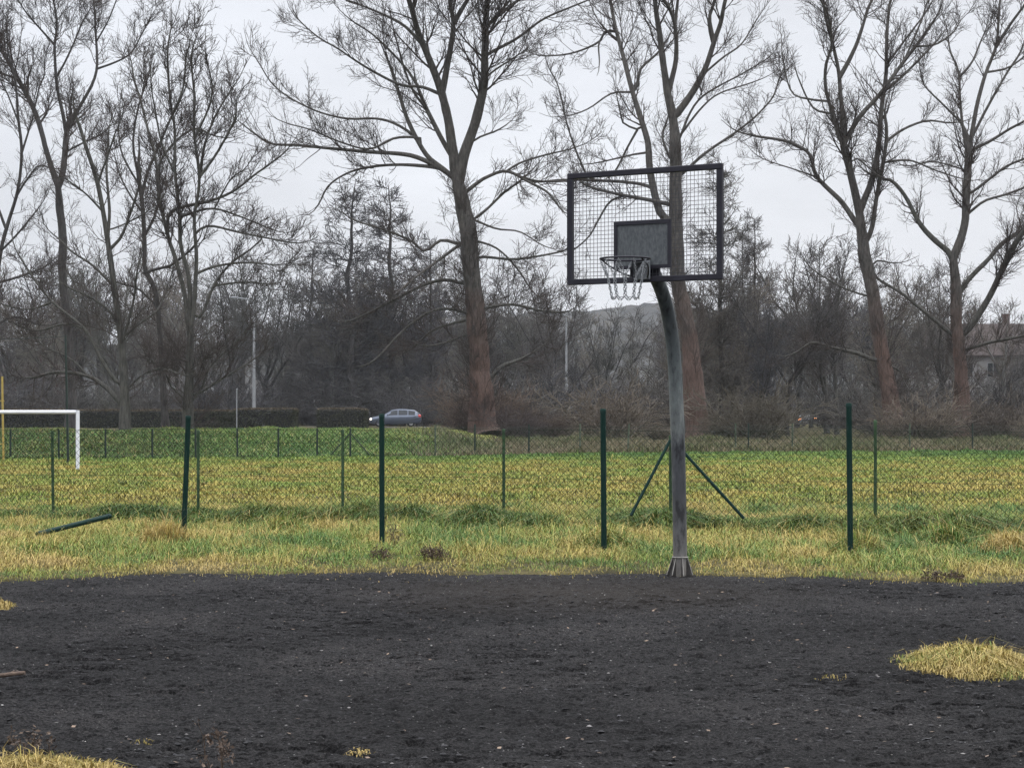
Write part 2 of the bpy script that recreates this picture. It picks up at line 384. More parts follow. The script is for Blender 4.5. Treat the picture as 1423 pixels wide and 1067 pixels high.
# road behind the bank
g = Geo(); rx = np.linspace(-120, 120, 40)
rz = .47
g.add(np.concatenate([np.stack([rx, 160+0*rx, rz+0*rx], 1), np.stack([rx, 168+0*rx, rz+0*rx], 1)]), [[i, i+1, i+41, i+40] for i in range(39)])
struct(g.build('road', 'asphalt'))
# wooded hill far off
hx = np.linspace(-300, 300, 220); hy = np.linspace(430, 740, 90)
X, Yg = np.meshgrid(hx, hy)
prof = np.interp(X/Yg*K+W0, [-200, 300, 600, 760, 900, 1000, 1120, 1300, 1700], [22, 26, 33, 39, 41, 38, 31, 24, 20])
Z = sstep(430, 580, Yg)*prof*.80+5.5*fbm(X*.16, Yg*.16, 3)+7*(fbm(X*.012, Yg*.012, 2)-.5)-2
hm = mat_noise('hill_woods', [(.35, (.02, .021, .022)), (.65, (.05, .045, .038))], .12, .95, coord='Object')
struct(grid_obj('hill', X, Yg, Z, hm))

# ------------------------------------------------------------------ grass
def blades(g, x, y, z, h, w, lean, col, cv=.16):
    """bent grass blades; col (n,3) linear"""
    n = len(x); az = rng.uniform(0, 2*math.pi, n); ln = lean*rng.uniform(.2, 1.2, n)
    dx, dy = np.cos(az)*ln*h, np.sin(az)*ln*h
    fa = rng.uniform(-.9, .9, n); wx, wy = np.cos(fa)*w/2, np.sin(fa)*w/2
    B = np.stack([x, y, z-.01], 1)
    Mi = np.stack([x+dx*.3, y+dy*.3, z+h*.62], 1)
    droop = np.clip(1-.45*ln, .25, 1)
    T = np.stack([x+dx, y+dy, z+h*droop], 1)
    Wv = np.stack([wx, wy, np.zeros(n)], 1)
    V = np.stack([B-Wv, B+Wv, Mi+Wv*.8, Mi-Wv*.8, T], 1)
    i = np.arange(n)*5
    col = col*rng.uniform(1-cv*2, 1+cv*2, (n, 1))
    C = np.repeat(col[:, None], 5, 1)
    base = g.n
    g.add(V, np.stack([i, i+1, i+2, i+3], 1), C)
    g.F.append((np.stack([i+3, i+2, i+4], 1)+base).ravel()); g.T.append(np.full(n, 3, np.int32))
def mixcol(t, stops):
    ps = np.array([s[0] for s in stops]); cs = np.array([s[1] for s in stops])
    return np.stack([np.interp(t, ps, cs[:, k]) for k in range(3)], 1)
GRASS = [(0., (.06, .125, .026)), (.3, (.15, .215, .04)), (.5, (.275, .246, .06)), (.7, (.345, .272, .074)), (1., (.43, .318, .12))]

def frustum_xy(n, y0, y1, extra=1.16, pad=.8):
    y = np.sqrt(rng.uniform(y0*y0, y1*y1, n)); x = rng.uniform(-1, 1, n)*(y*W0/K*extra+pad)
    return x, y
# verge
g = Geo()
x, y = frustum_xy(360000, 17.8, 31.5)
e = edge(x); dd = y-e+rng.normal(0, .05, len(x))
k = (dd > 0) | ((dd > -1.1) & (rng.random(len(x)) < .22*np.exp(dd/.16)+.16*sstep(.55, .72, fbm(x*2, y*1.2, 2))*np.exp(dd/.5))); x, y, dd = x[k], y[k], np.maximum(dd[k], 0)
pt = fbm(x*1.3+11, y*.9, 4); tall = fbm(x*1.3+70, y*1.3+5, 3)
k = rng.uniform(0, 1, len(x)) < np.clip(.45+.5*dd+.7*(tall-.4), .3, 1)*(.34+.66*sstep(.34, .56, fbm(x*4.6+31, y*2.2+7, 3))); x, y, dd, pt, tall = x[k], y[k], dd[k], pt[k], tall[k]
t = .4-1.9*(pt-.5)+.36*np.exp(-dd/1.7)-.06*np.clip(dd/6, 0, 1)+rng.normal(0, .13, len(x))
t = np.where(rng.random(len(x)) < .08, .9, t)
h = (.03+.042*sstep(.1, 2.5, dd)+.26*np.clip(tall-.48, 0, 1)*sstep(.3, 2, dd))*(.35+1.1*fbm(x*4.2+8, y*2.6, 3))*np.exp(rng.normal(0, .4, len(x)))
blades(g, x, y, np.where(y < edge(x), -.012, ground_z(x, y)), h*np.where(dd > 0, 1.12, .8), .003+rng.uniform(0, .003, len(x)), 2.0, mixcol(np.clip(t, 0, 1), GRASS), .2)
stuff(g.build('verge_grass', 'leaf'), 'short yellow green grass strip between the black court and the wire fence', 'grass')
# mown field
g = Geo()
x, y = frustum_xy(420000, 30.5, 82)
k = y < farY(x)+1.5; x, y = x[k], y[k]
pt = fbm(x*.9+3, y*.8+9, 4); tu = fbm(x*2.4+33, y*1.1+4, 3)
t = .455-.6*(pt-.5)-.15*sstep(50, 68, y)*sstep(.35, .6, fbm(x*.1, y*.1+8, 2))+rng.normal(0, .045, len(x))
t = np.where(y > 62, t-.2*(y-62)/8, t)
h = (.04+.2*np.clip(tu-.5, 0, 1))*np.exp(rng.normal(0, .35, len(x)))
c = mixcol(np.clip(t, 0, 1), GRASS)*np.array([1.2, 1.15, 1.15])
br = (fbm(x*3.2+50, y*1.3, 3) > .66) & (rng.random(len(x)) < .8); c[br] *= np.array([.5, .5, .55])
blades(g, x, y, ground_z(x, y), h, .011+.00022*y, 1.1, c, .07)
stuff(g.build('field_grass', 'leaf'), 'mown yellow green grass of the football field behind the wire fence', 'grass')

# line of the near wire fence, X as a function of Y
FN = np.array([(gx(p_, y_), y_) for p_, y_ in ((-900, 31.5), (72, 28.6), (275, 27.8), (476, 27.2), (700, 26.4), (932, 25.6), (1217, 24.8), (2300, 22.5))])
def fenceY(x): return np.interp(x, FN[:, 0], FN[:, 1])
# rough grass along the fence
g = Geo()
n = 150000
x = rng.uniform(-10, 9.5, n); y = fenceY(x)+rng.normal(-.1, .42, n)
tu = fbm(x*1.1+60, y*.8, 3)
k = rng.random(n) < sstep(.33, .55, tu); x, y, tu = x[k], y[k], tu[k]
t = .16-.4*(fbm(x*.8, y*.8+40, 3)-.5)+rng.normal(0, .13, len(x)); t = np.where(rng.random(len(x)) < .1, .85, t)
h = (.16+.75*np.clip(tu-.4, 0, .4))*rng.uniform(.4, 1.3, len(x))*np.exp(-((y-fenceY(x)+.15)/.75)**2)
blades(g, x, y, ground_z(x, y), h, .008+rng.uniform(0, .004, len(x)), 1.3, mixcol(np.clip(t, 0, 1), GRASS)*.72, .26)
stuff(g.build('rough_grass', 'leaf'), 'tall dark green unmown grass growing along the foot of the wire fence', 'grass')

def tuft(name, label, px, py, rx, ry, n, hh, tmean, lean=1., group=None, on='verge', straw=.15, wid=.007):
    Yc = CAMH*K/(py-HZ); xc_ = gx(px, Yc)
    r = rng.random(n)**.62; a = rng.uniform(0, 2*math.pi, n)
    lump = .55+.55*fbm(a*1.9+px, 4.4, 3)+.3*(rng.random(n)**4)
    x = xc_+r*np.cos(a)*rx*lump; y = Yc+r*np.sin(a)*ry*lump
    h = hh*(1.1-r*r*.8)*np.exp(rng.normal(-.1, .3, n))*(.45+1.1*fbm(x*3+px, y*3, 3))
    t = tmean+1.3*(fbm(x*3.+px, y*3., 3)-.5)+rng.normal(0, .14, n); t = np.where(rng.random(n) < straw, .9, t)
    g = Geo(); blades(g, x, y, surf(x, y), h, wid*rng.uniform(.7, 1.4, n), lean, mixcol(np.clip(t, 0, 1), GRASS)*(.86 if name == 'grass_clump' else .95), .22)
    o = g.build(name, 'leaf'); return tag(o, label, 'grass clump', group)
# grass islands on the black court
tuft('grass_clump', 'large mound of yellow green grass on the black court at the right edge', 1358, 922, .47, .66, 24000, .098, .66, 1.6, straw=.3, wid=.0045)
tuft('grass_clump', 'dry straw coloured grass clump at the bottom left corner of the court', 50, 1074, .4, .3, 13000, .085, .85, 1.2, straw=.5, wid=.0042)
tuft('grass_clump', 'small flat yellow grass clump on the black court at the left edge', -8, 842, .16, .3, 1600, .05, .75, 1.2)
tuft('grass_clump', 'withered pale grass tuft lying flat low on the court left of centre', 498, 1041, .075, .09, 120, .02, 1., 1.8, wid=.0032)
tuft('grass_clump', 'faint beige grass wisp on the court above the bottom left corner', 200, 1026, .07, .06, 60, .016, 1., 1.8, wid=.003)
tuft('grass_clump', 'thin withered grass wisp on the court left of the large grass mound', 1155, 940, .12, .1, 60, .03, .95, 1.4, wid=.003)
# tussocks on the verge
TG = 'grass tussocks on the verge'
tuft('grass_tussock', 'straw coloured tussock at the foot of the leaning dark green post', 232, 762, .32, .35, 2600, .27, .93, .8, TG, straw=.6)
tuft('grass_tussock', 'green tussock at the foot of the dark post left of the hoop pole', 845, 768, .45, .4, 3000, .2, .12, 1.3, TG)
tuft('grass_tussock', 'green tussock at the foot of the dark post on the right', 1190, 772, .42, .4, 2600, .2, .2, 1.2, TG)
tuft('grass_tussock', 'bright green upright tussock right of the rightmost dark post', 1310, 762, .34, .34, 2600, .24, .12, 1.1, TG)
tuft('grass_tussock', 'bright green low tussock on the verge right of the leaning dark post', 395, 745, .5, .5, 4200, .17, .1, 1.2, TG)
tuft('grass_tussock', 'mixed green tussock near the court edge at the far left', 55, 775, .5, .5, 3000, .14, .25, 1.2, TG)
tuft('grass_tussock', 'dry golden tussock on the verge at the right edge', 1405, 772, .4, .4, 2200, .2, .8, 1.1, TG, straw=.4)
tuft('grass_tussock', 'dark brownish tussock right of the second dark post', 665, 752, .3, .3, 1600, .12, .4, 1.2, TG)

# bank vegetation beyond the field
g = Geo()
n = 210000
x = rng.uniform(-24, 1.5, n); fy = farY(x); y = fy+rng.uniform(.3, 15, n)
lm = 1-sstep(-5., 1.2, x+2.5*(fbm(y*.7, x*.7, 3)-.5)); k = rng.random(n) < lm; x, y, fy = x[k], y[k], fy[k]
cl = fbm(x*.9, y*.9+7, 4)
px = x/y*K+W0
t = .1+.5*(cl-.45)+.2*sstep(430, 640, px)*sstep(3, 7, y-fy)+rng.normal(0, .1, len(x)); t = np.where(rng.random(len(x)) < .07, .9, t)
c = mixcol(np.clip(t+.08, 0, 1), GRASS)*np.array([.8, .95, 1.])
dark = rng.random(len(x)) < .55*(1-sstep(180, 420, px)); c[dark] = c[dark]*np.array([.65, .5, .55])
blades(g, x, y, ground_z(x, y), (.1+.34*np.clip(cl-.3, 0, 1))*rng.uniform(.6, 1.4, len(x)), .03, 1.5, c)
stuff(g.build('bank_ivy', 'leaf'), 'dark green ivy and grass covering the low bank behind the far fence', 'ground cover')
g = Geo()
n = 62000
x = rng.uniform(-5, 24, n); fy = farY(x); y = fy+rng.uniform(-.4, 8, n); k = rng.random(n) < sstep(-5, 0, x); x, y, fy = x[k], y[k], fy[k]; n = len(x)
cl = fbm(x*.6+90, y*.6, 4)
t = .72-1.0*(cl-.5)+rng.normal(0, .14, n)
c = mixcol(np.clip(t, 0, 1), [(0, (.05, .09, .03)), (.4, (.1, .12, .045)), (.7, (.15, .13, .07)), (1, (.21, .17, .11))])
blades(g, x, y, ground_z(x, y), (.15+.6*np.clip(cl-.3, 0, 1))*rng.uniform(.5, 1.4, n), .022, .7, c)
stuff(g.build('dry_grass', 'leaf'), 'tall withered tan grass strip behind the far fence on the right', 'grass')

# stones and litter on the court
g = Geo()
n = 3600
x, y = frustum_xy(n, 8, 20); k = y < edge(x)-.05; x, y = x[k], y[k]; n = len(x)
sz = .0025+.0085*rng.random(n)**4
ico = np.array([[0, 0, 1], [.9, 0, .45], [.28, .85, .45], [-.72, .53, .45], [-.72, -.53, .45], [.28, -.85, .45], [0, 0, -.3]])
fi = np.array([[0, 1, 2], [0, 2, 3], [0, 3, 4], [0, 4, 5], [0, 5, 1], [6, 2, 1], [6, 3, 2], [6, 4, 3], [6, 5, 4], [6, 1, 5]])
jit = rng.uniform(.6, 1.3, (n, 7, 3))
V = ico[None]*jit*(sz[:, None, None]*np.array([1.3, 1.3, .8]))
V = V+np.stack([x, y, surf(x, y)+.3*sz], 1)[:, None]
b = rng.random(n)
cc = np.where(b[:, None] < .6, np.array([[.045, .043, .047]]), np.where(b[:, None] < .975, np.array([[.16, .15, .145]]), np.array([[.42, .4, .38]])))*rng.uniform(.6, 1.4, (n, 1))
g.add(V, (fi[None]+7*np.arange(n)[:, None, None]).reshape(-1, 3), np.repeat(cc[:, None], 7, 1))
stuff(g.build('gravel', 'stone', smooth=False), 'small grey and white stones scattered over the black court', 'gravel')
g = Geo(); n = 20000
x, y = frustum_xy(n, 8, 20); k = (y < edge(x)-.1) & (rng.random(n) < .25+.75*sstep(.42, .62, fbm(x*.8+20, y*.8, 3))); x, y = x[k], y[k]; n = len(x)
sz = .004+.013*rng.random(n)**3.5
V = ico[None]*rng.uniform(.55, 1.35, (n, 7, 3))*(sz[:, None, None]*np.array([1.5, 1.2, .75]))
V = V+np.stack([x, y, surf(x, y)-.22*sz], 1)[:, None]
cc = np.array([.019, .0184, .0194])*rng.uniform(.6, 1.5, (n, 1))
g.add(V, (fi[None]+7*np.arange(n)[:, None, None]).reshape(-1, 3), np.repeat(cc[:, None], 7, 1))
stuff(g.build('cinder_clods', 'stone', smooth=False), 'loose black cinder crumbs scattered over the court', 'cinders')
g = Geo(); n = 5500
x, y = frustum_xy(n, 8, 20); k = y < edge(x)-.1; x, y = x[k], y[k]; n = len(x); sz = rng.uniform(.0018, .0045, n)
V = ico[None]*rng.uniform(.55, 1.35, (n, 7, 3))*(sz[:, None, None]*np.array([1.6, 1.2, .7]))+np.stack([x, y, surf(x, y)+.2*sz], 1)[:, None]
g.add(V, (fi[None]+7*np.arange(n)[:, None, None]).reshape(-1, 3), np.repeat((np.array([.1, .097, .095])*rng.uniform(.5, 2.2, (n, 1)))[:, None], 7, 1))
stuff(g.build('grit', 'stone', smooth=False), 'tiny grey grit specks all over the black court', 'grit')
g = Geo(); n = 700
x, y = frustum_xy(n, 8.2, 19.5); k = y < edge(x)-.1; x, y = x[k], y[k]; n = len(x)
a = rng.uniform(0, 6.28, n); L = rng.uniform(.008, .02, n); d = np.stack([np.cos(a), np.sin(a), rng.uniform(-.1, .3, n)], 1); p = np.stack([-np.sin(a), np.cos(a), rng.uniform(-.3, .5, n)], 1)
C0 = np.stack([x, y, surf(x, y)+.008], 1)
V = np.stack([C0-d*L[:, None], C0+p*L[:, None]*.45, C0+d*L[:, None], C0-p*L[:, None]*.45], 1)
lc = np.array([.13, .095, .07])*rng.uniform(.5, 1.9, (n, 1))
g.add(V, np.arange(n*4).reshape(-1, 4), np.repeat(lc[:, None], 4, 1))
stuff(g.build('leaf_litter', 'stone'), 'tiny dead leaves and chips lying on the black court', 'litter')

# ------------------------------------------------------------------ trees
def norm(v): return v/(np.linalg.norm(v, axis=-1, keepdims=True)+1e-9)
def resample(P, R, n):
    """Catmull-Rom then n points equally spaced in arc length"""
    P = np.asarray(P, float); R = np.asarray(R, float)
    if len(P) > 2:
        E = np.vstack([2*P[0]-P[1], P, 2*P[-1]-P[-2]]); out = []; ro = []
        for i in range(len(P)-1):
            t = np.linspace(0, 1, 8, endpoint=False)[:, None]
            p0, p1, p2, p3 = E[i], E[i+1], E[i+2], E[i+3]
            out.append(.5*((2*p1)+(-p0+p2)*t+(2*p0-5*p1+4*p2-p3)*t**2+(-p0+3*p1-3*p2+p3)*t**3))
            ro.append(R[i]+(R[i+1]-R[i])*t[:, 0])
        P = np.vstack(out+[P[-1:]]); R = np.concatenate(ro+[R[-1:]])
    s = np.concatenate([[0], np.cumsum(np.linalg.norm(np.diff(P, axis=0), axis=1))])
    u = np.linspace(0, s[-1], n)
    return np.stack([np.interp(u, s, P[:, k]) for k in range(3)], 1), np.interp(u, s, R), s[-1]
def spawn(rg, P, R, counts, tr, ang, lenf, npts, up, wob, rfrac, rmin, rcap=1e9, tpow=1., bias=None):
    idx = np.repeat(np.arange(len(P)), counts); n = len(idx)
    if n == 0: return np.zeros((0, npts, 3)), np.zeros((0, npts))
    t = tr[0]+(tr[1]-tr[0])*rg.random(n)**tpow
    Nn = P.shape[1]; f = np.clip(t*(Nn-1), 0, Nn-1.001); i0 = f.astype(int); fr = (f-i0)[:, None]
    pos = P[idx, i0]*(1-fr)+P[idx, i0+1]*fr; tan = norm(P[idx, i0+1]-P[idx, i0]); r = R[idx, i0]*(1-fr[:, 0])+R[idx, i0+1]*fr[:, 0]
    v = rg.normal(size=(n, 3))
    if bias is not None: v = v*np.array(bias)
    v -= (v*tan).sum(1, keepdims=True)*tan; v = norm(v)
    a = np.radians(rg.uniform(ang[0], ang[1], n))[:, None]
    d = tan*np.cos(a)+v*np.sin(a)
    L = lenf(idx, t, n); st = (L/(npts-1))[:, None]
    pts = [pos]; cur = pos
    for k in range(npts-1):
        d = norm(d+np.array([0, 0, up/(npts-1)])+rg.normal(0, wob, (n, 3)))
        cur = cur+d*st; pts.append(cur)
    P2 = np.stack(pts, 1)
    r0 = np.clip(r*rfrac, rmin*1.15, rcap)
    R2 = r0[:, None]+(rmin-r0[:, None])*np.linspace(0, 1, npts)[None]**.8
    return P2, R2

def hero(name, label, Y, limbs, seed, bark='bark_grey', dens=1., L1=3., L3n=9, shoots=0, rtw=.0078, base_z=None, cat='tree', slope=.45, up=.68, hang=0):
    """limbs: (pixel polyline, width px at start, at end, is_trunk); each limb leaves an earlier one at its own depth"""
    rg = np.random.default_rng(seed)
    done = []   # pixel pts, depth, per limb
    geo_limbs = []
    for li, lm in enumerate(limbs):
        pts, w0, w1 = lm[:3]; trunk = li == 0
        pts = [tuple(p) for p in pts]
        P2 = np.array(pts, float)
        if P2[-1, 1] <= 12 and not trunk:      # carries on above the picture
            d = P2[-1]-P2[-2]; d = d/np.linalg.norm(d)
            P2 = np.vstack([P2, P2[-1]+d*70+np.array([rg.normal(0, 8), 0]), P2[-1]+d*150+np.array([rg.normal(0, 20), 0])]); w1 = w1*.25
        wm = None
        if P2[-1, 1] > 12 and P2[-1, 1] > -20:
            d = P2[-1]-P2[-2]; d = d/np.linalg.norm(d); wm = w1
            e1 = P2[-1]+d*22+np.array([rg.normal(0, 4), -5]); e2 = e1+d*16+np.array([rg.normal(0, 5), -12])
            if not (trunk and w1 > 8): P2 = np.vstack([P2, e1, e2])
            else: wm = None
        seg = np.concatenate([[0], np.cumsum(np.linalg.norm(np.diff(P2, axis=0), axis=1))])
        if done:
            best = min(((np.hypot(q[0]-P2[0, 0], q[1]-P2[0, 1]), q[2], q[0], q[1]) for D in done for q in D))
            if best[0] > 1.5:      # root it in the limb it leaves
                P2 = np.vstack([[best[2], best[3]], P2[1:] if len(P2) > 2 else P2]); seg = np.concatenate([[0], np.cumsum(np.linalg.norm(np.diff(P2, axis=0), axis=1))])
            dep0 = best[1]; sl = rg.uniform(-slope, slope) if len(lm) < 4 else lm[3]
        else: dep0 = Y; sl = 0
        ppm = K/Y
        dep = dep0+sl*seg/ppm*np.clip(seg/(seg[-1]+1e-6)*1.5, .3, 1)
        P3 = np.array([at(p[0], p[1], dd_) for p, dd_ in zip(P2, dep)])
        if trunk and base_z is not None: P3[0, 2] = base_z-.1
        tt = seg/seg[-1]
        Rr = .85*(w0+(w1-w0)*tt**(.5 if trunk else .75))/2/ppm
        if wm is not None: Rr[-1] = .009; Rr[-2] = max(.012, Rr[-2]*.6)
        if trunk and wm is None: Rr[-1] *= .74
        if trunk: Rr = Rr*(1+.45*np.exp(-np.maximum(0, P3[:, 2]-P3[0, 2])/.9))
        S, R, ln = resample(P3, Rr, max(10, min(40, int(seg[-1]/9))))
        w = fbm(np.arange(len(S))*.45+li*7.3, seed*1.7+0*np.arange(len(S)), 2)-.5
        S[1:, 0] += w[1:]*R[1:]*.3; S[1:, 1] += (w[1:][::-1])*R[1:]*.4
        R = R*(1+.10*(vnoise(np.arange(len(S))*.9, li*3.1)-.5))
        # dense pixel samples for attaching later limbs
        uu = np.linspace(0, 1, 40); sp = uu*seg[-1]
        done.append(list(zip(np.interp(sp, seg, P2[:, 0]), np.interp(sp, seg, P2[:, 1]), np.interp(sp, seg, dep))))
        geo_limbs.append((S, R, ln, trunk))
    base = geo_limbs[0][0][0]
    root = empty(name, label, cat, (base[0], base[1], base[2]+.1))
    off = np.array(root.location)
    g = Geo(); S, R, ln, _ = geo_limbs[0]; S, R, _l = resample(S, R, 70)
    th = np.arange(22)*2*math.pi/22; zz_ = np.linspace(0, ln, 70)[:, None]
    md = 1+.13*(np.abs(fbm(3*np.cos(th)[None]+seed+0*zz_, 3*np.sin(th)[None]+zz_*.35, 3)-.5)*2-.3)+.12*np.exp(-zz_/1.)*(vnoise(2.2*np.cos(th)[None]+seed*3+0*zz_, 2.2*np.sin(th)[None]+0*zz_)-.3)
    g.tubes((S-off)[None], R[None], 22, True, md[None]); g.build('trunk', bark, root)
    for S, R, ln, _ in geo_limbs[1:]:
        g = Geo(); g.tubes((S-off)[None], R[None], 8, True); g.build('limb', 'bark_grey' if bark == 'bark_rust' and S[0][2] < 9 else bark, root)
    # fine branching
    P = []; R_ = []; Ls = []; tr = []
    for S, R, ln, trunk in geo_limbs:
        p, r, _l = resample(S, R, 16); P.append(p); R_.append(r); Ls.append(ln); tr.append(trunk)
    P = np.array(P); R_ = np.array(R_); Ls = np.array(Ls); tr = np.array(tr)
    cnt = np.where(tr, 0, rg.poisson(np.maximum(2, Ls*2.4*dens))).astype(int)
    thick = np.clip(R_[:, 0]/.18, .5, 1.25)
    A, Ra = spawn(rg, P, R_, cnt, (.26, .94), (28, 62), lambda i, t, n: L1*1.35*(1.05-.5*t)*rg.uniform(.25, 1.2, n)*thick[i], 9, up, .09, .36, rtw*1.25, .06)
    if shoots:
        n0 = np.where(tr, shoots, 0).astype(int)
        A2, Ra2 = spawn(rg, P, R_, n0, (.02, .95), (30, 80), lambda i, t, n: rg.uniform(.5, 2.2, n), 9, .7, .14, .3, rtw*1.2, .02)
        A = np.concatenate([A, A2]); Ra = np.concatenate([Ra, Ra2])
    la = np.linalg.norm(np.diff(A, axis=1), axis=2).sum(1)
    B, Rb = spawn(rg, A, Ra, rg.poisson(3.4*la+1.2), (.12, 1), (25, 52), lambda i, t, n: (.4+.45*la[i]*(1-.55*t))*rg.uniform(.4, 1.15, n), 6, up*.75, .16, .6, rtw*1.05, .03)
    lb = np.linalg.norm(np.diff(B, axis=1), axis=2).sum(1)
    Cc, Rc = spawn(rg, B, Rb, rg.poisson(np.minimum(L3n, 4.2*lb+1.2)), (.15, 1), (22, 58), lambda i, t, n: (.22+.36*lb[i])*rg.uniform(.5, 1.2, n), 5, up*.5, .2, .8, rtw*.72, .02)
    # leaders at limb tips
    g = Geo(); g.tubes(A-off, Ra, 4); g.tubes(B-off, Rb, 3); g.tubes(Cc-off, Rc, 3)
    g.build('crown', 'twig', root)
    return root, len(A), len(B), len(Cc)

HEROES = []
def H(*a, **k):
    r = hero(*a, **k); HEROES.append(r); print('HERO', a[1][:40], r[1:])
    return r[0]

# A: big tree in the middle
A_ = [([(675, 632), (672, 590), (668, 530), (664, 480), (658, 410), (652, 345), (648, 310), (643, 285), (634, 243)], 46, 25),
 ([(638, 248), (644, 216), (661, 169), (672, 118), (674, 67), (677, 0)], 21, 17),
 ([(632, 245), (630, 216), (618, 145), (600, 91), (583, 50), (568, 0)], 19, 13),
 ([(615, 128), (623, 84), (630, 34), (625, 0)], 12, 8), ([(630, 34), (640, 16), (650, 0)], 9, 7),
 ([(627, 225), (613, 192), (593, 152), (588, 140)], 9, 6), ([(593, 152), (575, 128), (562, 96), (552, 60)], 5, 2),
 ([(628, 250), (617, 236), (593, 216), (570, 175), (556, 135), (545, 100)], 10, 4),
 ([(622, 245), (610, 233), (570, 216), (509, 211), (455, 206), (414, 202), (377, 200), (357, 188)], 9, 2.5),
 ([(618, 238), (600, 232), (553, 229), (509, 233), (478, 243), (455, 260), (444, 282)], 7, 2),
 ([(610, 135), (586, 121), (556, 118), (509, 94), (468, 67), (445, 54), (421, 34)], 6, 1.5),
 ([(576, 190), (549, 172), (522, 165), (482, 165), (441, 155), (401, 135), (377, 115), (360, 88)], 5, 1.5),
 ([(590, 196), (583, 192), (549, 192), (515, 207), (480, 200), (430, 180), (400, 172)], 5, 1.5),
 ([(583, 118), (560, 90), (520, 50), (490, 30)], 5, 1.5),
 ([(590, 60), (560, 35), (520, 15), (480, 0)], 6, 2.5),
 ([(649, 270), (660, 257), (677, 246), (704, 238), (735, 253), (762, 268), (775, 285)], 7, 3),
 ([(704, 238), (742, 251), (783, 252)], 4, 3), ([(704, 238), (724, 226), (760, 215), (790, 208)], 4, 2),
 ([(652, 307), (674, 293), (700, 268), (721, 253)], 5, 3),
 ([(676, 76), (686, 71), (718, 54), (755, 27), (799, 8)], 6, 3.5), ([(677, 34), (695, 20), (721, 0)], 7, 5),
 ([(650, 200), (668, 190), (690, 182)], 4, 2), ([(672, 110), (690, 96), (715, 80)], 4, 1.5),
 ([(648, 396), (643, 394), (620, 389), (589, 396), (539, 421), (495, 443)], 7, 3),
 ([(648, 345), (640, 340), (616, 357), (579, 384), (560, 400)], 6, 3),
 ([(640, 340), (613, 334), (590, 349), (570, 334), (530, 318), (495, 307)], 6, 2),
 ([(655, 436), (647, 434), (623, 429), (596, 434), (562, 458), (522, 499)], 6, 2.5),
 ([(655, 447), (647, 445), (603, 458), (576, 482)], 5, 2.5), ([(656, 462), (640, 468), (613, 478)], 4, 3),
 ([(666, 432), (674, 428), (711, 423), (748, 431), (778, 434)], 6, 3),
 ([(672, 528), (684, 522), (697, 509), (724, 499)], 8, 4),
 ([(660, 358), (670, 357), (718, 360), (778, 350)], 5, 2.5), ([(662, 330), (690, 345), (720, 375), (740, 405)], 4, 2),
 ([(655, 300), (690, 318), (722, 322), (752, 340)], 4, 1.5)]
H('tall_tree', 'tallest bare tree with rust coloured trunk, forking wide left of the backboard', 92, A_, 11, 'bark_rust', shoots=130, L1=3.1, base_z=gz(gx(675, 92), 92), dens=.9)
# B: tree behind the hoop
B_ = [([(972, 628), (970, 593), (959, 480), (950, 430), (942, 393), (940, 340), (939, 295), (939, 239), (938, 197), (935, 163)], 40, 18),
 ([(935, 163), (928, 132), (922, 93), (917, 50), (910, 0)], 15, 10),
 ([(930, 130), (939, 84), (938, 34), (928, 8), (922, 0)], 10, 7), ([(938, 34), (942, 0)], 6, 5),
 ([(938, 166), (942, 157), (962, 129), (981, 93), (993, 56), (1001, 34), (1008, 0)], 13, 9), ([(991, 60), (986, 25), (993, 0)], 7, 6),
 ([(942, 196), (945, 191), (959, 157), (979, 132), (1029, 104), (1050, 92)], 5, 1.5),
 ([(942, 246), (950, 240), (965, 226), (987, 208), (1024, 183), (1052, 160), (1074, 135), (1082, 112)], 6, 2),
 ([(934, 312), (922, 303), (912, 280), (903, 233), (900, 197), (889, 160), (877, 121), (866, 79), (855, 37), (848, 0)], 15, 9, .35),
 ([(884, 132), (886, 118), (890, 96), (914, 74)], 6, 3), ([(856, 41), (841, 44), (832, 59), (796, 74), (760, 78)], 5, 1.5),
 ([(841, 44), (832, 62), (833, 85)], 4, 1.5), ([(893, 182), (886, 180), (866, 171), (862, 155)], 4, 2), ([(886, 180), (872, 205), (858, 233)], 4, 3),
 ([(936, 286), (931, 284), (902, 278), (869, 272), (826, 262)], 8, 3.5), ([(908, 262), (898, 258), (885, 255), (852, 252), (786, 250), (748, 253)], 6, 3),
 ([(869, 272), (848, 280), (832, 305), (819, 328), (799, 346)], 4, 2),
 ([(826, 250), (813, 239), (790, 180), (776, 121), (762, 93)], 4, 1.2), ([(925, 230), (921, 195), (926, 170)], 5, 2),
 ([(945, 186), (975, 150), (1000, 130), (1045, 115)], 4, 1.5), ([(975, 104), (1005, 80), (1030, 62), (1050, 30)], 4, 1.5), ([(905, 215), (880, 215), (850, 222), (820, 228)], 4, 1.5),
 ([(880, 130), (850, 130), (820, 150), (795, 160)], 4, 1.2)]
H('tall_tree', 'twin stemmed bare tree with rusty brown trunk standing right behind the hoop pole', 97, B_, 12, 'bark_rust', shoots=60, L1=2.5, base_z=gz(gx(972, 97), 97), dens=.78)
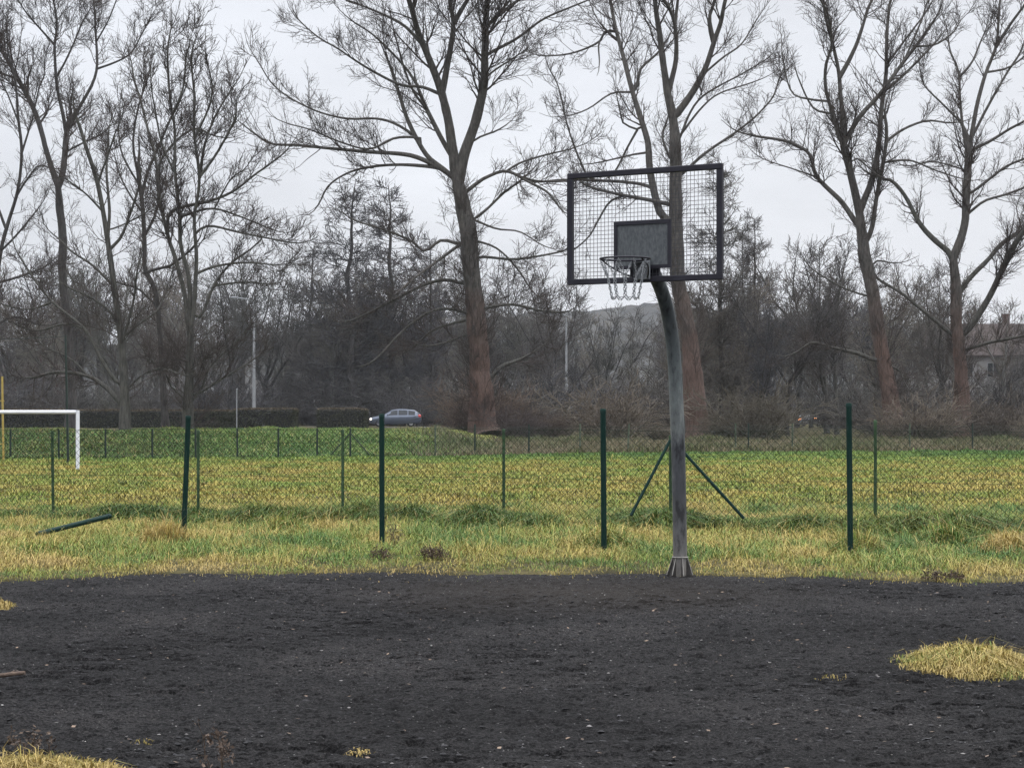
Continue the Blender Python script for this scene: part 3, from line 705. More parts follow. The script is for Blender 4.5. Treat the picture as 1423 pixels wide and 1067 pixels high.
# C
C_ = [([(1246, 622), (1243, 590), (1231, 515), (1220, 455), (1210, 395), (1201, 350), (1195, 300)], 32, 19),
 ([(1195, 302), (1192, 285), (1180, 234), (1172, 198)], 14, 11),
 ([(1172, 200), (1166, 190), (1156, 156), (1147, 120), (1148, 90), (1156, 60), (1150, 20), (1140, 0)], 8, 4), ([(1172, 198), (1174, 180), (1168, 135), (1166, 105), (1159, 69), (1147, 24), (1144, 0)], 9, 6),
 ([(1167, 104), (1186, 72), (1198, 39), (1207, 9), (1212, 0)], 8, 5), ([(1174, 200), (1177, 192), (1195, 162), (1222, 132), (1255, 87), (1276, 60), (1290, 40)], 9, 4),
 ([(1270, 66), (1300, 62), (1325, 45)], 4, 2), ([(1255, 87), (1280, 30), (1290, 0)], 4, 3),
 ([(1198, 295), (1201, 279), (1214, 240), (1222, 195), (1225, 150), (1231, 105), (1232, 60), (1235, 18), (1238, 0)], 12, 7),
 ([(1206, 345), (1211, 318), (1220, 264), (1230, 210), (1232, 180)], 9, 5), ([(1230, 198), (1234, 195), (1255, 180), (1288, 168), (1318, 171)], 5, 2),
 ([(1222, 224), (1264, 223), (1300, 237), (1339, 249)], 4, 1.5), ([(1228, 130), (1250, 110), (1290, 70)], 5, 3), ([(1238, 90), (1262, 50), (1285, 20)], 4, 2),
 ([(1196, 318), (1189, 309), (1168, 279), (1135, 246), (1126, 216), (1111, 204), (1087, 195), (1048, 189)], 10, 3), ([(1133, 246), (1099, 234), (1063, 222)], 3, 1.2),
 ([(1218, 502), (1214, 500), (1192, 491), (1156, 483), (1129, 476), (1108, 489)], 8, 2.5), ([(1207, 412), (1204, 411), (1168, 398), (1129, 374)], 4, 1.5),
 ([(1212, 375), (1220, 362), (1235, 365)], 4, 1.5), ([(1150, 145), (1125, 138), (1100, 128), (1088, 82)], 4, 1.5), ([(1180, 232), (1190, 220), (1215, 240)], 3, 2),
 ([(1155, 160), (1130, 150), (1110, 110)], 4, 1.5), ([(1236, 505), (1250, 515), (1256, 530)], 4, 2)]
H('tall_tree', 'leaning bare tree with mossy trunk, second from right', 94, C_, 13, 'bark_rust', shoots=60, L1=2.3, base_z=gz(gx(1246, 94), 94), dens=1.)
# D
D_ = [([(1337, 620), (1336, 530), (1330, 455), (1327, 395), (1325, 359)], 28, 17),
 ([(1325, 362), (1339, 320), (1342, 280), (1346, 210)], 14, 12),
 ([(1345, 214), (1339, 186), (1334, 135), (1332, 100), (1320, 70)], 6, 2.5), ([(1346, 212), (1349, 195), (1357, 150), (1369, 105), (1384, 66), (1387, 36), (1390, 0)], 9, 5),
 ([(1352, 190), (1375, 144), (1399, 102), (1417, 75)], 5, 3), ([(1346, 212), (1354, 207), (1378, 195), (1402, 180), (1430, 165)], 6, 3), ([(1345, 270), (1351, 267), (1375, 249), (1399, 231), (1430, 218)], 5, 3),
 ([(1343, 300), (1349, 294), (1369, 279), (1399, 270), (1430, 258)], 5, 3), ([(1384, 66), (1405, 33), (1425, 6)], 6, 4), ([(1332, 170), (1310, 145), (1285, 120), (1280, 105)], 4, 1.5),
 ([(1323, 364), (1318, 350), (1300, 335), (1279, 312), (1258, 273), (1240, 252), (1225, 248)], 11, 4), ([(1330, 412), (1333, 407), (1348, 386), (1375, 359), (1393, 338), (1425, 316)], 9, 6),
 ([(1336, 468), (1342, 461), (1360, 437), (1381, 401), (1393, 374), (1411, 338), (1440, 300)], 12, 8), ([(1340, 487), (1345, 485), (1375, 476), (1430, 465)], 6, 4),
 ([(1325, 470), (1318, 461), (1282, 431), (1252, 407), (1222, 389)], 7, 4), ([(1334, 110), (1350, 88), (1362, 60)], 4, 2), ([(1369, 105), (1400, 95), (1425, 78)], 4, 2), ([(1342, 240), (1300, 225), (1270, 230)], 3, 1.2)]
H('tall_tree', 'rightmost bare tree with wide low forked limbs', 96, D_, 14, 'bark_rust', shoots=50, L1=2.3, base_z=gz(gx(1337, 96), 96), dens=1.)
# E
E_ = [([(100, 625), (98, 540), (96, 475), (91, 424), (86, 374), (88, 337), (83, 287), (81, 260)], 17, 13),
 ([(80, 262), (67, 219), (57, 182), (47, 152), (24, 108), (0, 67), (-30, 30)], 10, 5), ([(82, 262), (88, 236), (93, 182)], 11, 9),
 ([(92, 186), (88, 162), (79, 118), (76, 67), (79, 34), (74, 0)], 7, 4), ([(93, 184), (98, 172), (111, 148), (128, 118), (135, 91), (133, 50), (130, 0)], 7, 4),
 ([(134, 93), (162, 86), (182, 74), (196, 50)], 4, 1.5), ([(84, 110), (88, 91), (101, 64), (115, 30)], 4, 2), ([(90, 212), (96, 209), (115, 199), (142, 186)], 4, 1.5),
 ([(24, 108), (10, 105), (-20, 95)], 4, 2), ([(78, 67), (60, 45), (38, 20)], 4, 2), ([(47, 152), (55, 120), (62, 105)], 3, 1.5), ([(133, 60), (150, 30), (160, 5)], 3, 1.5)]
H('tall_tree', 'slender tall bare tree with high Y shaped fork near the left edge', 108, E_, 15, 'bark_dark', shoots=20, L1=2.9, base_z=gz(gx(100, 108), 108), dens=1.75, rtw=.0085)
# F
F_ = [([(176, 640), (175, 610), (172, 542), (169, 475), (160, 410), (153, 357), (145, 303), (135, 253), (121, 209), (112, 180)], 20, 5),
 ([(171, 570), (169, 562), (148, 539), (121, 522), (78, 517), (50, 524)], 10, 3), ([(165, 535), (160, 528), (142, 502), (118, 458), (74, 421), (47, 387), (34, 367)], 7, 3),
 ([(173, 550), (196, 522), (223, 512), (250, 520)], 4, 2), ([(170, 470), (175, 465), (196, 448), (216, 434), (225, 420)], 5, 2.5), ([(166, 450), (150, 430), (120, 410), (96, 400)], 5, 2),
 ([(152, 350), (168, 330), (180, 300), (190, 270)], 6, 2.5), ([(145, 300), (120, 270), (100, 255)], 4, 1.5), ([(148, 320), (165, 315), (195, 300)], 3, 1.5), ([(135, 253), (150, 215), (160, 185)], 4, 1.5),
 ([(160, 400), (130, 370), (100, 350), (85, 335)], 5, 2), ([(150, 340), (152, 290), (148, 240), (150, 200)], 6, 2.5), ([(118, 458), (90, 450), (50, 460), (20, 450)], 4, 1.5), ([(121, 522), (100, 500), (60, 480)], 4, 1.5), ([(74, 421), (40, 430), (10, 425)], 4, 1.5), ([(169, 475), (185, 420), (190, 380)], 5, 2.5)]
H('tall_tree', 'thick based bare tree with low crooked limbs behind the white goal', 77, F_, 16, 'bark_grey', shoots=30, L1=2.2, base_z=gz(gx(176, 77), 77), dens=1.15)
# G
G_ = [([(230, 615), (229, 576), (223, 475), (216, 407), (202, 374), (201, 340), (199, 300), (196, 270), (192, 240)], 12, 6), ([(203, 380), (199, 380), (225, 372), (236, 370), (262, 350)], 6, 3), ([(196, 275), (205, 240), (220, 205), (235, 170), (250, 140)], 6, 2.5), ([(194, 250), (185, 200), (192, 150), (205, 110)], 5, 2),
 ([(198, 300), (180, 270), (165, 240)], 4, 1.5), ([(200, 330), (215, 300), (225, 260)], 5, 2), ([(218, 425), (190, 400), (170, 395)], 4, 2), ([(196, 262), (170, 215), (165, 180)], 4, 1.5)]
H('tall_tree', 'dark slim bare tree between two thicker trees on the left bank', 86, G_, 17, 'bark_dark', shoots=20, L1=2.2, base_z=gz(gx(230, 86), 86), dens=1.3)
# H
H_ = [([(262, 636), (261, 593), (263, 509), (265, 458)], 17, 13),
 ([(263, 470), (256, 407), (243, 357), (236, 337), (224, 287), (216, 219), (206, 182), (196, 142), (186, 110)], 9, 3), ([(264, 465), (263, 391), (251, 340), (250, 304), (243, 236), (243, 182), (236, 135), (233, 84), (234, 60)], 9, 2.5),
 ([(265, 460), (270, 424), (273, 357), (270, 304), (277, 253), (270, 186), (270, 135), (266, 84)], 8, 2.5), ([(222, 280), (219, 236), (239, 202), (270, 179), (297, 189)], 6, 2), ([(265, 250), (285, 200), (300, 160), (318, 130)], 5, 2),
 ([(238, 320), (239, 293), (290, 280), (324, 266), (354, 243), (391, 216)], 7, 2), ([(245, 300), (293, 290), (331, 300), (381, 320)], 5, 1.5), ([(268, 335), (270, 327), (290, 314), (337, 324), (405, 337)], 5, 1.5),
 ([(272, 435), (280, 438), (297, 397), (320, 367), (350, 345)], 6, 2), ([(265, 550), (277, 546), (304, 529), (344, 505)], 5, 2), ([(264, 565), (280, 540), (293, 509), (331, 472)], 4, 1.5), ([(262, 560), (236, 535), (232, 520), (215, 505)], 4, 2),
 ([(243, 240), (225, 200), (215, 150), (210, 120)], 4, 1.5), ([(272, 190), (290, 150), (295, 120), (290, 95)], 4, 1.5), ([(240, 160), (255, 120), (258, 80), (262, 70)], 4, 1.5), ([(300, 285), (320, 250), (340, 235)], 3, 1.5),
 ([(270, 380), (300, 370), (340, 365), (385, 368)], 5, 1.5), ([(277, 253), (300, 215), (320, 180), (328, 160)], 5, 2), ([(300, 400), (340, 392), (372, 395)], 4, 1.5)]
H('tall_tree', 'multi stemmed bare tree with dense rounded top left of the nearest lamp post', 78, H_, 18, 'bark_grey', shoots=40, L1=2., base_z=gz(gx(262, 78), 78), dens=1.8, L3n=9)
I_ = [([(-20, 620), (-12, 500), (-8, 420), (0, 354), (10, 314), (25, 263), (30, 209), (25, 162), (22, 118), (16, 90)], 14, 3), ([(22, 275), (33, 256), (54, 229), (62, 232)], 4, 2), ([(30, 210), (42, 175), (47, 160)], 4, 1.5), ([(10, 314), (-10, 270), (-30, 230)], 5, 2),
 ([(2, 350), (20, 330), (45, 300)], 4, 2), ([(25, 165), (10, 130), (0, 110)], 3, 1.5), ([(-6, 400), (25, 385), (60, 372)], 5, 2), ([(-10, 450), (20, 440), (50, 450)], 5, 2)]
H('tall_tree', 'bare tree cut by the left edge of the picture', 100, I_, 19, 'bark_dark', shoots=20, L1=2.6, base_z=gz(gx(-20, 100), 100), dens=1.5)

# prototypes of the wood behind
def proto(name, label, cat, kind, seed, group, tw='twig_wood', bark='bark_dark', rtw=.013):
    rg = np.random.default_rng(seed)
    root = empty(name, label, cat, (0, 0, 0), group)
    if kind == 'alder':
        rtw = .0115
        Hh = 16.; n = 24; zz = np.linspace(0, Hh, n)
        T = np.stack([np.cumsum(rg.normal(0, .05, n)), np.cumsum(rg.normal(0, .05, n)), zz], 1); R = .17*(1-zz/Hh)**.8+.012
        P = T[None]; Rr = R[None]
        A, Ra = spawn(rg, P, Rr, np.array([110]), (.12, .995), (55, 88), lambda i, t, n: (.35+3.*(1-t)**.75*np.minimum(1, .55+t*1.3))*rg.uniform(.6, 1.15, n), 8, .22, .1, .35, rtw*1.2, .045)
        la = np.linalg.norm(np.diff(A, axis=1), axis=2).sum(1)
        B, Rb = spawn(rg, A, Ra, rg.poisson(5.5*la+1), (.2, 1), (30, 70), lambda i, t, n: (.25+.3*la[i])*rg.uniform(.5, 1.1, n), 5, .25, .15, .7, rtw, .02)
        lb = np.linalg.norm(np.diff(B, axis=1), axis=2).sum(1)
        C, Rc = spawn(rg, B, Rb, rg.poisson(4.+0*lb), (.2, 1), (25, 60), lambda i, t, n: rg.uniform(.18, .5, n), 4, .2, .15, .8, rtw*.9, .02)
        tubesT = [(P, Rr, 8)]
    elif kind in ('broad', 'slim'):
        Hh = 12.; nl = rg.integers(3, 6) if kind == 'broad' else 2
        n = 18; hz = Hh*(.3 if kind == 'broad' else .55)
        zz = np.linspace(0, hz, n); T = np.stack([np.cumsum(rg.normal(0, .04, n)), np.cumsum(rg.normal(0, .04, n)), zz], 1)
        P = [T]; Rr = [np.linspace(.2, .13, n)]
        for k in range(nl):
            a = rg.uniform(0, 6.28); sp = rg.uniform(.15, .5) if kind == 'broad' else rg.uniform(.03, .15)
            st = rg.integers(n//2, n); p = T[st]; L = Hh-p[2]
            d = norm(np.array([math.cos(a)*sp*1.5, math.sin(a)*sp*1.5, 1.])); pts = [p]
            for j in range(n-1):
                d = norm(d+np.array([0, 0, .04])+rg.normal(0, .09, 3)); pts.append(pts[-1]+d*L/(n-1)*rg.uniform(.95, 1.05))
            P.append(np.array(pts)); Rr.append(np.linspace(.11, .018, n))
        P = np.array(P); Rr = np.array(Rr)
        cnt = np.array([8]+[26 if kind == 'broad' else 30]*nl)
        A, Ra = spawn(rg, P, Rr, cnt, (.1, 1), (30, 65), lambda i, t, n: np.where(i == 0, 2.4, 3.*(1.1-.75*t))*rg.uniform(.4, 1.15, n)*(1 if kind == 'broad' else .7), 8, .45, .13, .45, rtw*1.2, .05)
        la = np.linalg.norm(np.diff(A, axis=1), axis=2).sum(1)
        B, Rb = spawn(rg, A, Ra, rg.poisson(2.3*la+1), (.15, 1), (25, 60), lambda i, t, n: (.35+.4*la[i])*rg.uniform(.5, 1.1, n), 5, .35, .15, .7, rtw, .025)
        lb = np.linalg.norm(np.diff(B, axis=1), axis=2).sum(1)
        C, Rc = spawn(rg, B, Rb, rg.poisson(np.minimum(5, 2.8*lb+1)), (.15, 1), (22, 60), lambda i, t, n: rg.uniform(.3, .9, n), 4, .3, .17, .8, rtw*.9, .02)
        tubesT = [(P, Rr, 7)]
    else:  # shrub: a clump of upright stems
        Hh = 3.; n0 = 46; a = rg.uniform(0, 6.28, n0); rr = .7*np.sqrt(rg.random(n0)); n = 8
        pos = np.stack([rr*np.cos(a), rr*np.sin(a), 0*a-.1], 1); d = norm(np.stack([np.cos(a)*rr*.8+rg.normal(0, .2, n0), np.sin(a)*rr*.8+rg.normal(0, .2, n0), 1+0*a], 1))
        L = rg.uniform(1.3, 3.1, n0); pts = [pos]
        for j in range(n-1):
            d = norm(d+np.stack([np.cos(a)*.06, np.sin(a)*.06, -.03+0*a], 1)+rg.normal(0, .11, (n0, 3))); pts.append(pts[-1]+d*(L/(n-1))[:, None])
        P = np.stack(pts, 1); Rr = np.linspace(.022, .009, n)[None]*rg.uniform(.6, 1.2, (n0, 1))
        A, Ra = spawn(rg, P, Rr, np.full(n0, 7), (.1, 1), (25, 65), lambda i, t, n: rg.uniform(.4, 1.3, n), 6, .2, .17, .6, rtw, .015)
        B, Rb = spawn(rg, A, Ra, np.full(len(A), 4), (.1, 1), (25, 65), lambda i, t, n: rg.uniform(.2, .7, n), 4, .2, .17, .8, rtw*.9, .012)
        C, Rc = B[:0], Rb[:0]; tubesT = [(P, Rr, 4)]
    g = Geo()
    for p, r, s in tubesT: g.tubes(p, r, s)
    g.build('trunk' if kind != 'shrub' else 'stems', bark, root)
    g = Geo(); g.tubes(A, Ra, 3); g.tubes(B, Rb, 3)
    if len(C): g.tubes(C, Rc, 3)
    g.build('crown' if kind != 'shrub' else 'twigs', tw, root)
    root['Hh'] = Hh
    return root
def plant(pr, used, px, Y, ytop, label=None, wide=1.):
    x = gx(px, Y); z = gz(x, Y)
    H_t = CAMH+(HZ-ytop)/K*Y-z
    s = H_t/pr['Hh']; loc = (x, Y, z); sc_ = (s*wide, s*wide, s); rz_ = random.uniform(0, 6.28)
    if pr.name not in used:
        used.add(pr.name); pr.location = loc; pr.scale = sc_; pr.rotation_euler = (0, 0, rz_)
        if label: pr['label'] = label
        return pr
    return dup(pr, loc, rz_, sc_, label)
used = set()
AG = 'conical alders in front of the dark wood'
alA = proto('alder_tree', 'a', 'tree', 'alder', 31, AG); alB = proto('alder_tree', 'b', 'tree', 'alder', 32, AG)
for pr, px, Y, yt, lb, wd in [
    (alA, 484, 176, 248, 'conical dark alder, left of a pair, behind the two clipped hedge blocks', 1.55),
    (alB, 548, 180, 258, 'conical dark alder, right of a pair, above the passing car', 1.5),
    (alA, 1006, 112, 212, 'tall conical alder just right of the backboard frame', 1.),
    (alB, 1052, 124, 300, 'thin conical alder right of the one beside the backboard', 1.15),
    (alB, 1030, 135, 318, 'faint alder crown between the two alders right of the backboard', 1.),
    (alA, 432, 184, 335, 'low dark alder at the left end of the alder row behind the hedge', 1.2),
    (alB, 600, 178, 330, 'dark alder partly behind the trunk of the tallest tree', 1.2)]:
    plant(pr, used, px, Y, yt, lb, wd)
WG = 'bare trees massed behind the road'
WL = 'one of the bare brown trees massed together in the wood behind the road'
wp = [proto('bare_tree', WL, 'tree', 'broad', 40+i, WG) for i in range(2)]+[proto('bare_tree', WL, 'tree', 'broad', 42+i, WG, 'twig_pale', 'bark_grey') for i in range(2)]+[proto('bare_tree', WL, 'tree', 'slim', 50, WG), proto('bare_tree', WL, 'tree', 'slim', 51, WG, 'twig_pale', 'bark_pale')]
ENVX = [-150, 0, 100, 250, 350, 400, 440, 520, 610, 700, 760, 800, 850, 900, 960, 1010, 1060, 1100, 1150, 1200, 1290, 1350, 1423, 1600]
ENVY = [360, 360, 375, 350, 355, 395, 385, 375, 375, 372, 362, 405, 432, 430, 400, 370, 360, 358, 345, 370, 395, 410, 425, 400]
WOOD = 84
for px_, Y_, yt_ in ((1270, 160, 430), (75, 184, 415)):
    plant(wp[int(px_) % 4], used, px_, Y_, yt_, None, 1.15)
for i in range(WOOD):
    px = -90+1600*((i*.6180339+.13) % 1.0); Y = 172+70*random.random() if px < 900 or random.random() < .4 else 108+45*random.random()
    yt = float(np.interp(px, ENVX, ENVY))+random.choice([-15, 0, 10, 25, 45, 70])+random.uniform(-8, 12)
    plant(wp[i % 6] if i % 7 else wp[i % 4], used, px, Y, yt, None, random.uniform(.85, 1.2))
# far wood as one mass
def far_wood():
    rg = np.random.default_rng(77); gt = Geo()
    for i in range(95):
        px = rg.uniform(-120, 1560); Y = rg.uniform(240, 330); yt = float(np.interp(px, ENVX, ENVY))+rg.uniform(25, 95)
        pr = wp[rg.integers(0, 6)]; x = gx(px, Y); z = gz(x, Y); s = (CAMH+(HZ-yt)/K*Y-z)/12.; a = rg.uniform(0, 6.28)
        c_, s_ = math.cos(a), math.sin(a); Mx = np.array([[c_*s*1.1, -s_*s*1.1, 0], [s_*s*1.1, c_*s*1.1, 0], [0, 0, s]])
        for ch in pr.children:
            me = ch.data; v = np.empty(len(me.vertices)*3, np.float32); me.vertices.foreach_get('co', v)
            l = np.empty(len(me.loops), np.int32); me.loops.foreach_get('vertex_index', l)
            f = l.reshape(-1, 4)
            if ch.name.startswith('crown'):     # every other branch only: far away
                kk = len(f)//2; f = f[:kk] if i % 2 else f[len(f)-kk:]
            gt.add(v.reshape(-1, 3)@Mx.T+np.array([x, Y, z]), f)
    return gt.build('far_woods', 'twig_wood')
stuff(far_wood(), 'dim mass of far bare trees closing the gaps of the wood', 'woods')

# thickets
SG = 'brown thicket bushes at the foot of the wood'
SL = 'one of the bare brown bushes tangled together at the foot of the wood'
sh = [proto('bush', SL, 'bush', 'shrub', 60+i, SG, 'twig_wood', 'twig_wood', .012) for i in range(3)]
RG = 'reddish bushes around the tallest tree'
RL = 'one of the reddish brown bare bushes crowding the foot of the tallest tree'
rd = [proto('red_bush', RL, 'bush', 'shrub', 70+i, RG, 'twig_red', 'twig_red', .011) for i in range(2)]
TG2 = 'tan bushes right of the hoop'
TL = 'one of the tan bare bushes behind the far fence on the right'
tn = [proto('tan_bush', TL, 'bush', 'shrub', 80+i, TG2, 'twig_tan', 'twig_tan', .011) for i in range(2)]
for i in range(12):
    px = 640+128*((i*.618+.2) % 1); plant(rd[i % 2], used, px, random.uniform(94, 99) if abs(px-672) < 26 else random.uniform(86, 96), random.uniform(518, 572)+abs(px-670)*.1, None, .95)
for i in range(13):
    px = 770+700*((i*.618+.4) % 1)
    if 1062 < px < 1180: px += 120
    if abs(px-968) < 34 or abs(px-1243) < 28 or abs(px-1337) < 24: px += 55
    plant(tn[i % 2], used, px, random.uniform(87, 99), random.choice([520, 545, 565, 575, 580])+random.uniform(-8, 8), None, 1.25)
for i in range(50):
    px = -60+1560*((i*.618+.7) % 1)
    if 1078 < px < 1166: px += 92
    Y = random.uniform(104, 150) if px > 640 and random.random() < .7 else random.uniform(172, 190)
    plant(sh[i % 3], used, px, Y, random.uniform(505, 556), None, 1.35)

# clipped hedges
def hedge(label, px0, px1, ytop, Y, depth=1.6, seed=1, cmul=1.):
    rg = np.random.default_rng(seed); x0, x1 = gx(px0, Y), gx(px1, Y); zt = CAMH+(HZ-ytop)/K*Y; zb = gz((x0+x1)/2, Y)-.1
    root = empty('hedge', label, 'hedge', ((x0+x1)/2, Y, zb+.1), 'clipped hedges along the road'); o = np.array(root.location)
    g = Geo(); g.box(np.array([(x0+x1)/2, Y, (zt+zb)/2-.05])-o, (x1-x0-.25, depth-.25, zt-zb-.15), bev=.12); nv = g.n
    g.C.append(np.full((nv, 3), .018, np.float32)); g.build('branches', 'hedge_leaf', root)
    n = int(2600*(x1-x0)); p = rg.uniform(-1, 1, (n, 3)); k = rg.integers(0, 3, n); p[np.arange(n), k] = np.sign(p[np.arange(n), k])*rg.uniform(.86, 1.02, n)
    hx_ = (x1-x0)/2; hz_ = (zt-zb)/2
    rnd = 1-.10*(np.abs(p[:, 0:1])**6)*(np.abs(p[:, 2:3])**4)
    C0 = np.concatenate([p[:, :1]*hx_, p[:, 1:2]*depth/2, p[:, 2:]*hz_*rnd], 1)+np.array([(x0+x1)/2, Y, (zt+zb)/2])-o
    C0[:, 2] += .07*(vnoise(C0[:, 0]*1.5, seed*2.1)-.5)
    d1 = norm(rg.normal(size=(n, 3))+np.array([0, 0, .5])); d2 = norm(np.cross(d1, rg.normal(size=(n, 3)))); s_ = rg.uniform(.04, .11, (n, 1))
    V = np.stack([C0-d1*s_, C0+d2*s_*.35, C0+d1*s_, C0-d2*s_*.35], 1)
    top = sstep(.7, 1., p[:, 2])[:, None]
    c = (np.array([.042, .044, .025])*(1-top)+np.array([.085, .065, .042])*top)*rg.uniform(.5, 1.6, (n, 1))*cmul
    g = Geo(); g.add(V, np.arange(n*4).reshape(-1, 4), np.repeat(c[:, None], 4, 1)); g.build('leaves', 'hedge_leaf', root)
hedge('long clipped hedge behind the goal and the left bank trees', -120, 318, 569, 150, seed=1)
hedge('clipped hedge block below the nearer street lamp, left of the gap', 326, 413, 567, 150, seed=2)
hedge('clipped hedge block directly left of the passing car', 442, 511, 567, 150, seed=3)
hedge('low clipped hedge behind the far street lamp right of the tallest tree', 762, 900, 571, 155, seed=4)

# ------------------------------------------------------------------ basketball hoop
px0, Yp = 945.5, 19.0
hx0, hy0 = gx(px0, Yp), Yp
nv = np.array([-.5, -.8660254, 0]); tv = np.array([.8660254, -.5, 0]); zv = np.array([0, 0, 1.])
AX = np.array([tv, nv, zv])       # local x along the board, y out of its face
hoop = empty('basketball_hoop', 'steel basketball hoop with wire grid backboard and chain net on a bent pole', 'basketball hoop', (hx0, hy0, 0))
def P3(u, n, z): return tv*u+nv*n+zv*z      # relative to pole base
pc = [(0, -.05), (.02, .6), (.05, 1.2), (.085, 1.6), (.12, 1.95), (.18, 2.25), (.3, 2.55), (.45, 2.75), (.6, 2.88), (.7, 2.95)]
Pp, Rp, _ = resample(np.array([P3(0, d, z) for d, z in pc]), np.array([.068]*4+[.066]*6), 60)
g = Geo(); g.path(Pp, Rp, 24); pole = g.build('pole', 'pole_steel', hoop)
g = Geo()
g.box(P3(0, .73, 2.93), (.2, .10, .24), AX, .012); g.box(P3(0, .775, 2.93), (.3, .02, .3), AX); g.build('mounting_bracket', 'dark_steel', pole)
ZT, ZB, BW, BD = 3.83, 2.77, 1.6, .80
fr = .055
g = Geo()
for z in (ZB+fr/2, ZT-fr/2): g.box(P3(0, BD, z), (BW, .045, fr), AX, .006)
for u in (-BW/2+fr/2, BW/2-fr/2): g.box(P3(u, BD, (ZB+ZT)/2), (fr, .043, ZT-ZB-2*fr), AX)
board = g.build('backboard', 'dark_steel', hoop)
g = Geo(); cell = .0385
for u in np.arange(-BW/2+fr+cell*.8, BW/2-fr-.01, cell): g.tube(P3(u, BD+.004, ZB+.02), P3(u, BD+.004, ZT-.02), .0024, 5)
for z in np.arange(ZB+fr+cell*.6, ZT-fr-.01, cell): g.tube(P3(-BW/2+.02, BD-.001, z), P3(BW/2-.02, BD-.001, z), .0024, 5)
g.build('wire_grid', 'wire', board)
PZ0, PZ1, PW = 2.895, 3.345, .59
g = Geo(); b_ = .034
for z in (PZ0+b_/2, PZ1-b_/2): g.box(P3(-.005, BD+.017, z), (PW, .022, b_), AX)
for u in (-PW/2+b_/2, PW/2-b_/2): g.box(P3(u-.005, BD+.017, (PZ0+PZ1)/2), (b_, .021, PZ1-PZ0-2*b_), AX)
g.build('target_frame', 'dark_steel', board)
g = Geo(); g.box(P3(-.005, BD+.013, (PZ0+PZ1)/2), (PW-2*b_+.004, .008, PZ1-PZ0-2*b_+.004), AX); g.build('target_panel', 'plate', board)
# rim
RZ, RD = 2.965, BD+.385
g = Geo(); g.torus(P3(0, RD, RZ), .226, .0095, AX, 56, 10)
rim = g.build('rim', 'dark_steel', hoop)
g = Geo(); g.box(P3(0, BD+.04, RZ-.075), (.17, .018, .19), AX, .005); g.box(P3(0, BD+.1, RZ-.012), (.11, .11, .012), AX)
for u in (-.05, .05):
    for z in (-.03, -.13): g.box(P3(u, BD+.053, RZ-.075+z+.05), (.02, .014, .02), AX)
for u in (-.07, .07): g.add([P3(u, BD+.05, RZ-.008), P3(u, BD+.15, RZ-.008), P3(u, BD+.05, RZ-.15), P3(u+.006, BD+.05, RZ-.008), P3(u+.006, BD+.15, RZ-.008), P3(u+.006, BD+.05, RZ-.15)], [[0, 1, 2], [3, 5, 4]])
g.build('mount_plate', 'zinc', rim)
g = Geo()
for sgn in (-1, 1):
    a = [P3(sgn*.226*math.sin(th), RD+.226*math.cos(th), RZ) for th in (1.15,)][0]
    pts = np.array([a, P3(sgn*.19, RD-.08, RZ-.06), P3(sgn*.12, BD+.15, RZ-.125), P3(sgn*.06, BD+.05, RZ-.15)])
    q, r_, _ = resample(pts, np.full(4, .0075), 14); g.path(q, r_, 8)
g.build('rim_brace', 'dark_steel', rim)
# chain net
g = Geo()
def link(c, d, flip, Ln=.034, wd=.019):
    d = d/np.linalg.norm(d); s1 = np.cross(d, np.array([.31, .77, .2])); s1 /= np.linalg.norm(s1); s2 = np.cross(d, s1)
    sx = s1 if flip else s2
    g.torus(c, wd/2, .0029, np.array([sx, d, np.cross(sx, d)]), 10, 5, Ln/wd)
def chain(a, b, sag=0.):
    L = np.linalg.norm(b-a); n = max(2, int(round(L/.026)))
    for i in range(n):
        t = (i+.5)/n; p = a+(b-a)*t-zv*sag*4*t*(1-t); link(p, b-a+zv*(-sag*4*(1-2*t)), i % 2)
NC = 10
def ring(r, z, k): th = 2*math.pi*k/NC+.2; return P3(r*math.sin(th), RD+r*math.cos(th), z)
for k in range(NC):
    top = ring(.226, RZ-.012, k); m1 = ring(.165, RZ-.17, k+.5); m2 = ring(.165, RZ-.17, k-.5)
    chain(top, m1)
    if k % 2 == 0: chain(top, m2)
    b0 = ring(.13, RZ-.335, k+.5); chain(m1, b0)
    chain(b0, ring(.13, RZ-.335, k+1.5), .028)
g.build('chain_net', 'chain', rim)
# base fins, strap
g = Geo()
for k in range(7):
    a = 2*math.pi*k/7+.3; d = np.array([math.cos(a), math.sin(a), 0]); s_ = np.array([-math.sin(a), math.cos(a), 0])
    pr = [(.06, .18), (.072, .18), (.128, .015), (.128, -.05), (.06, -.05)]
    V = [d*r+zv*z+s_*.005 for r, z in pr]+[d*r+zv*z-s_*.005 for r, z in pr]
    g.add(V, [[i, (i+1) % 5, (i+1) % 5+5, i+5] for i in range(5)]); g.F += [np.arange(5)+g.n-10, np.arange(9, 4, -1)+g.n-10]; g.T += [np.array([5, 5], np.int32)]
g.build('base_fins', 'rusty_dark', pole, smooth=False)
M['pale_rod'] = mat_noise('pale_rod', [(.3, (.2, .19, .17)), (.7, (.34, .32, .29))], 20, .6, .2)
g = Geo(); g.torus(P3(0, .008, .17), .073, .006, np.eye(3), 30, 6)
for k in range(7):
    a = 2*math.pi*(k+.1)/7+.3; d = np.array([math.cos(a), math.sin(a), 0]); g.tube(d*.072+zv*.17, d*.13+zv*.0, .0045, 6)
g.build('strap', 'pale_rod', pole)

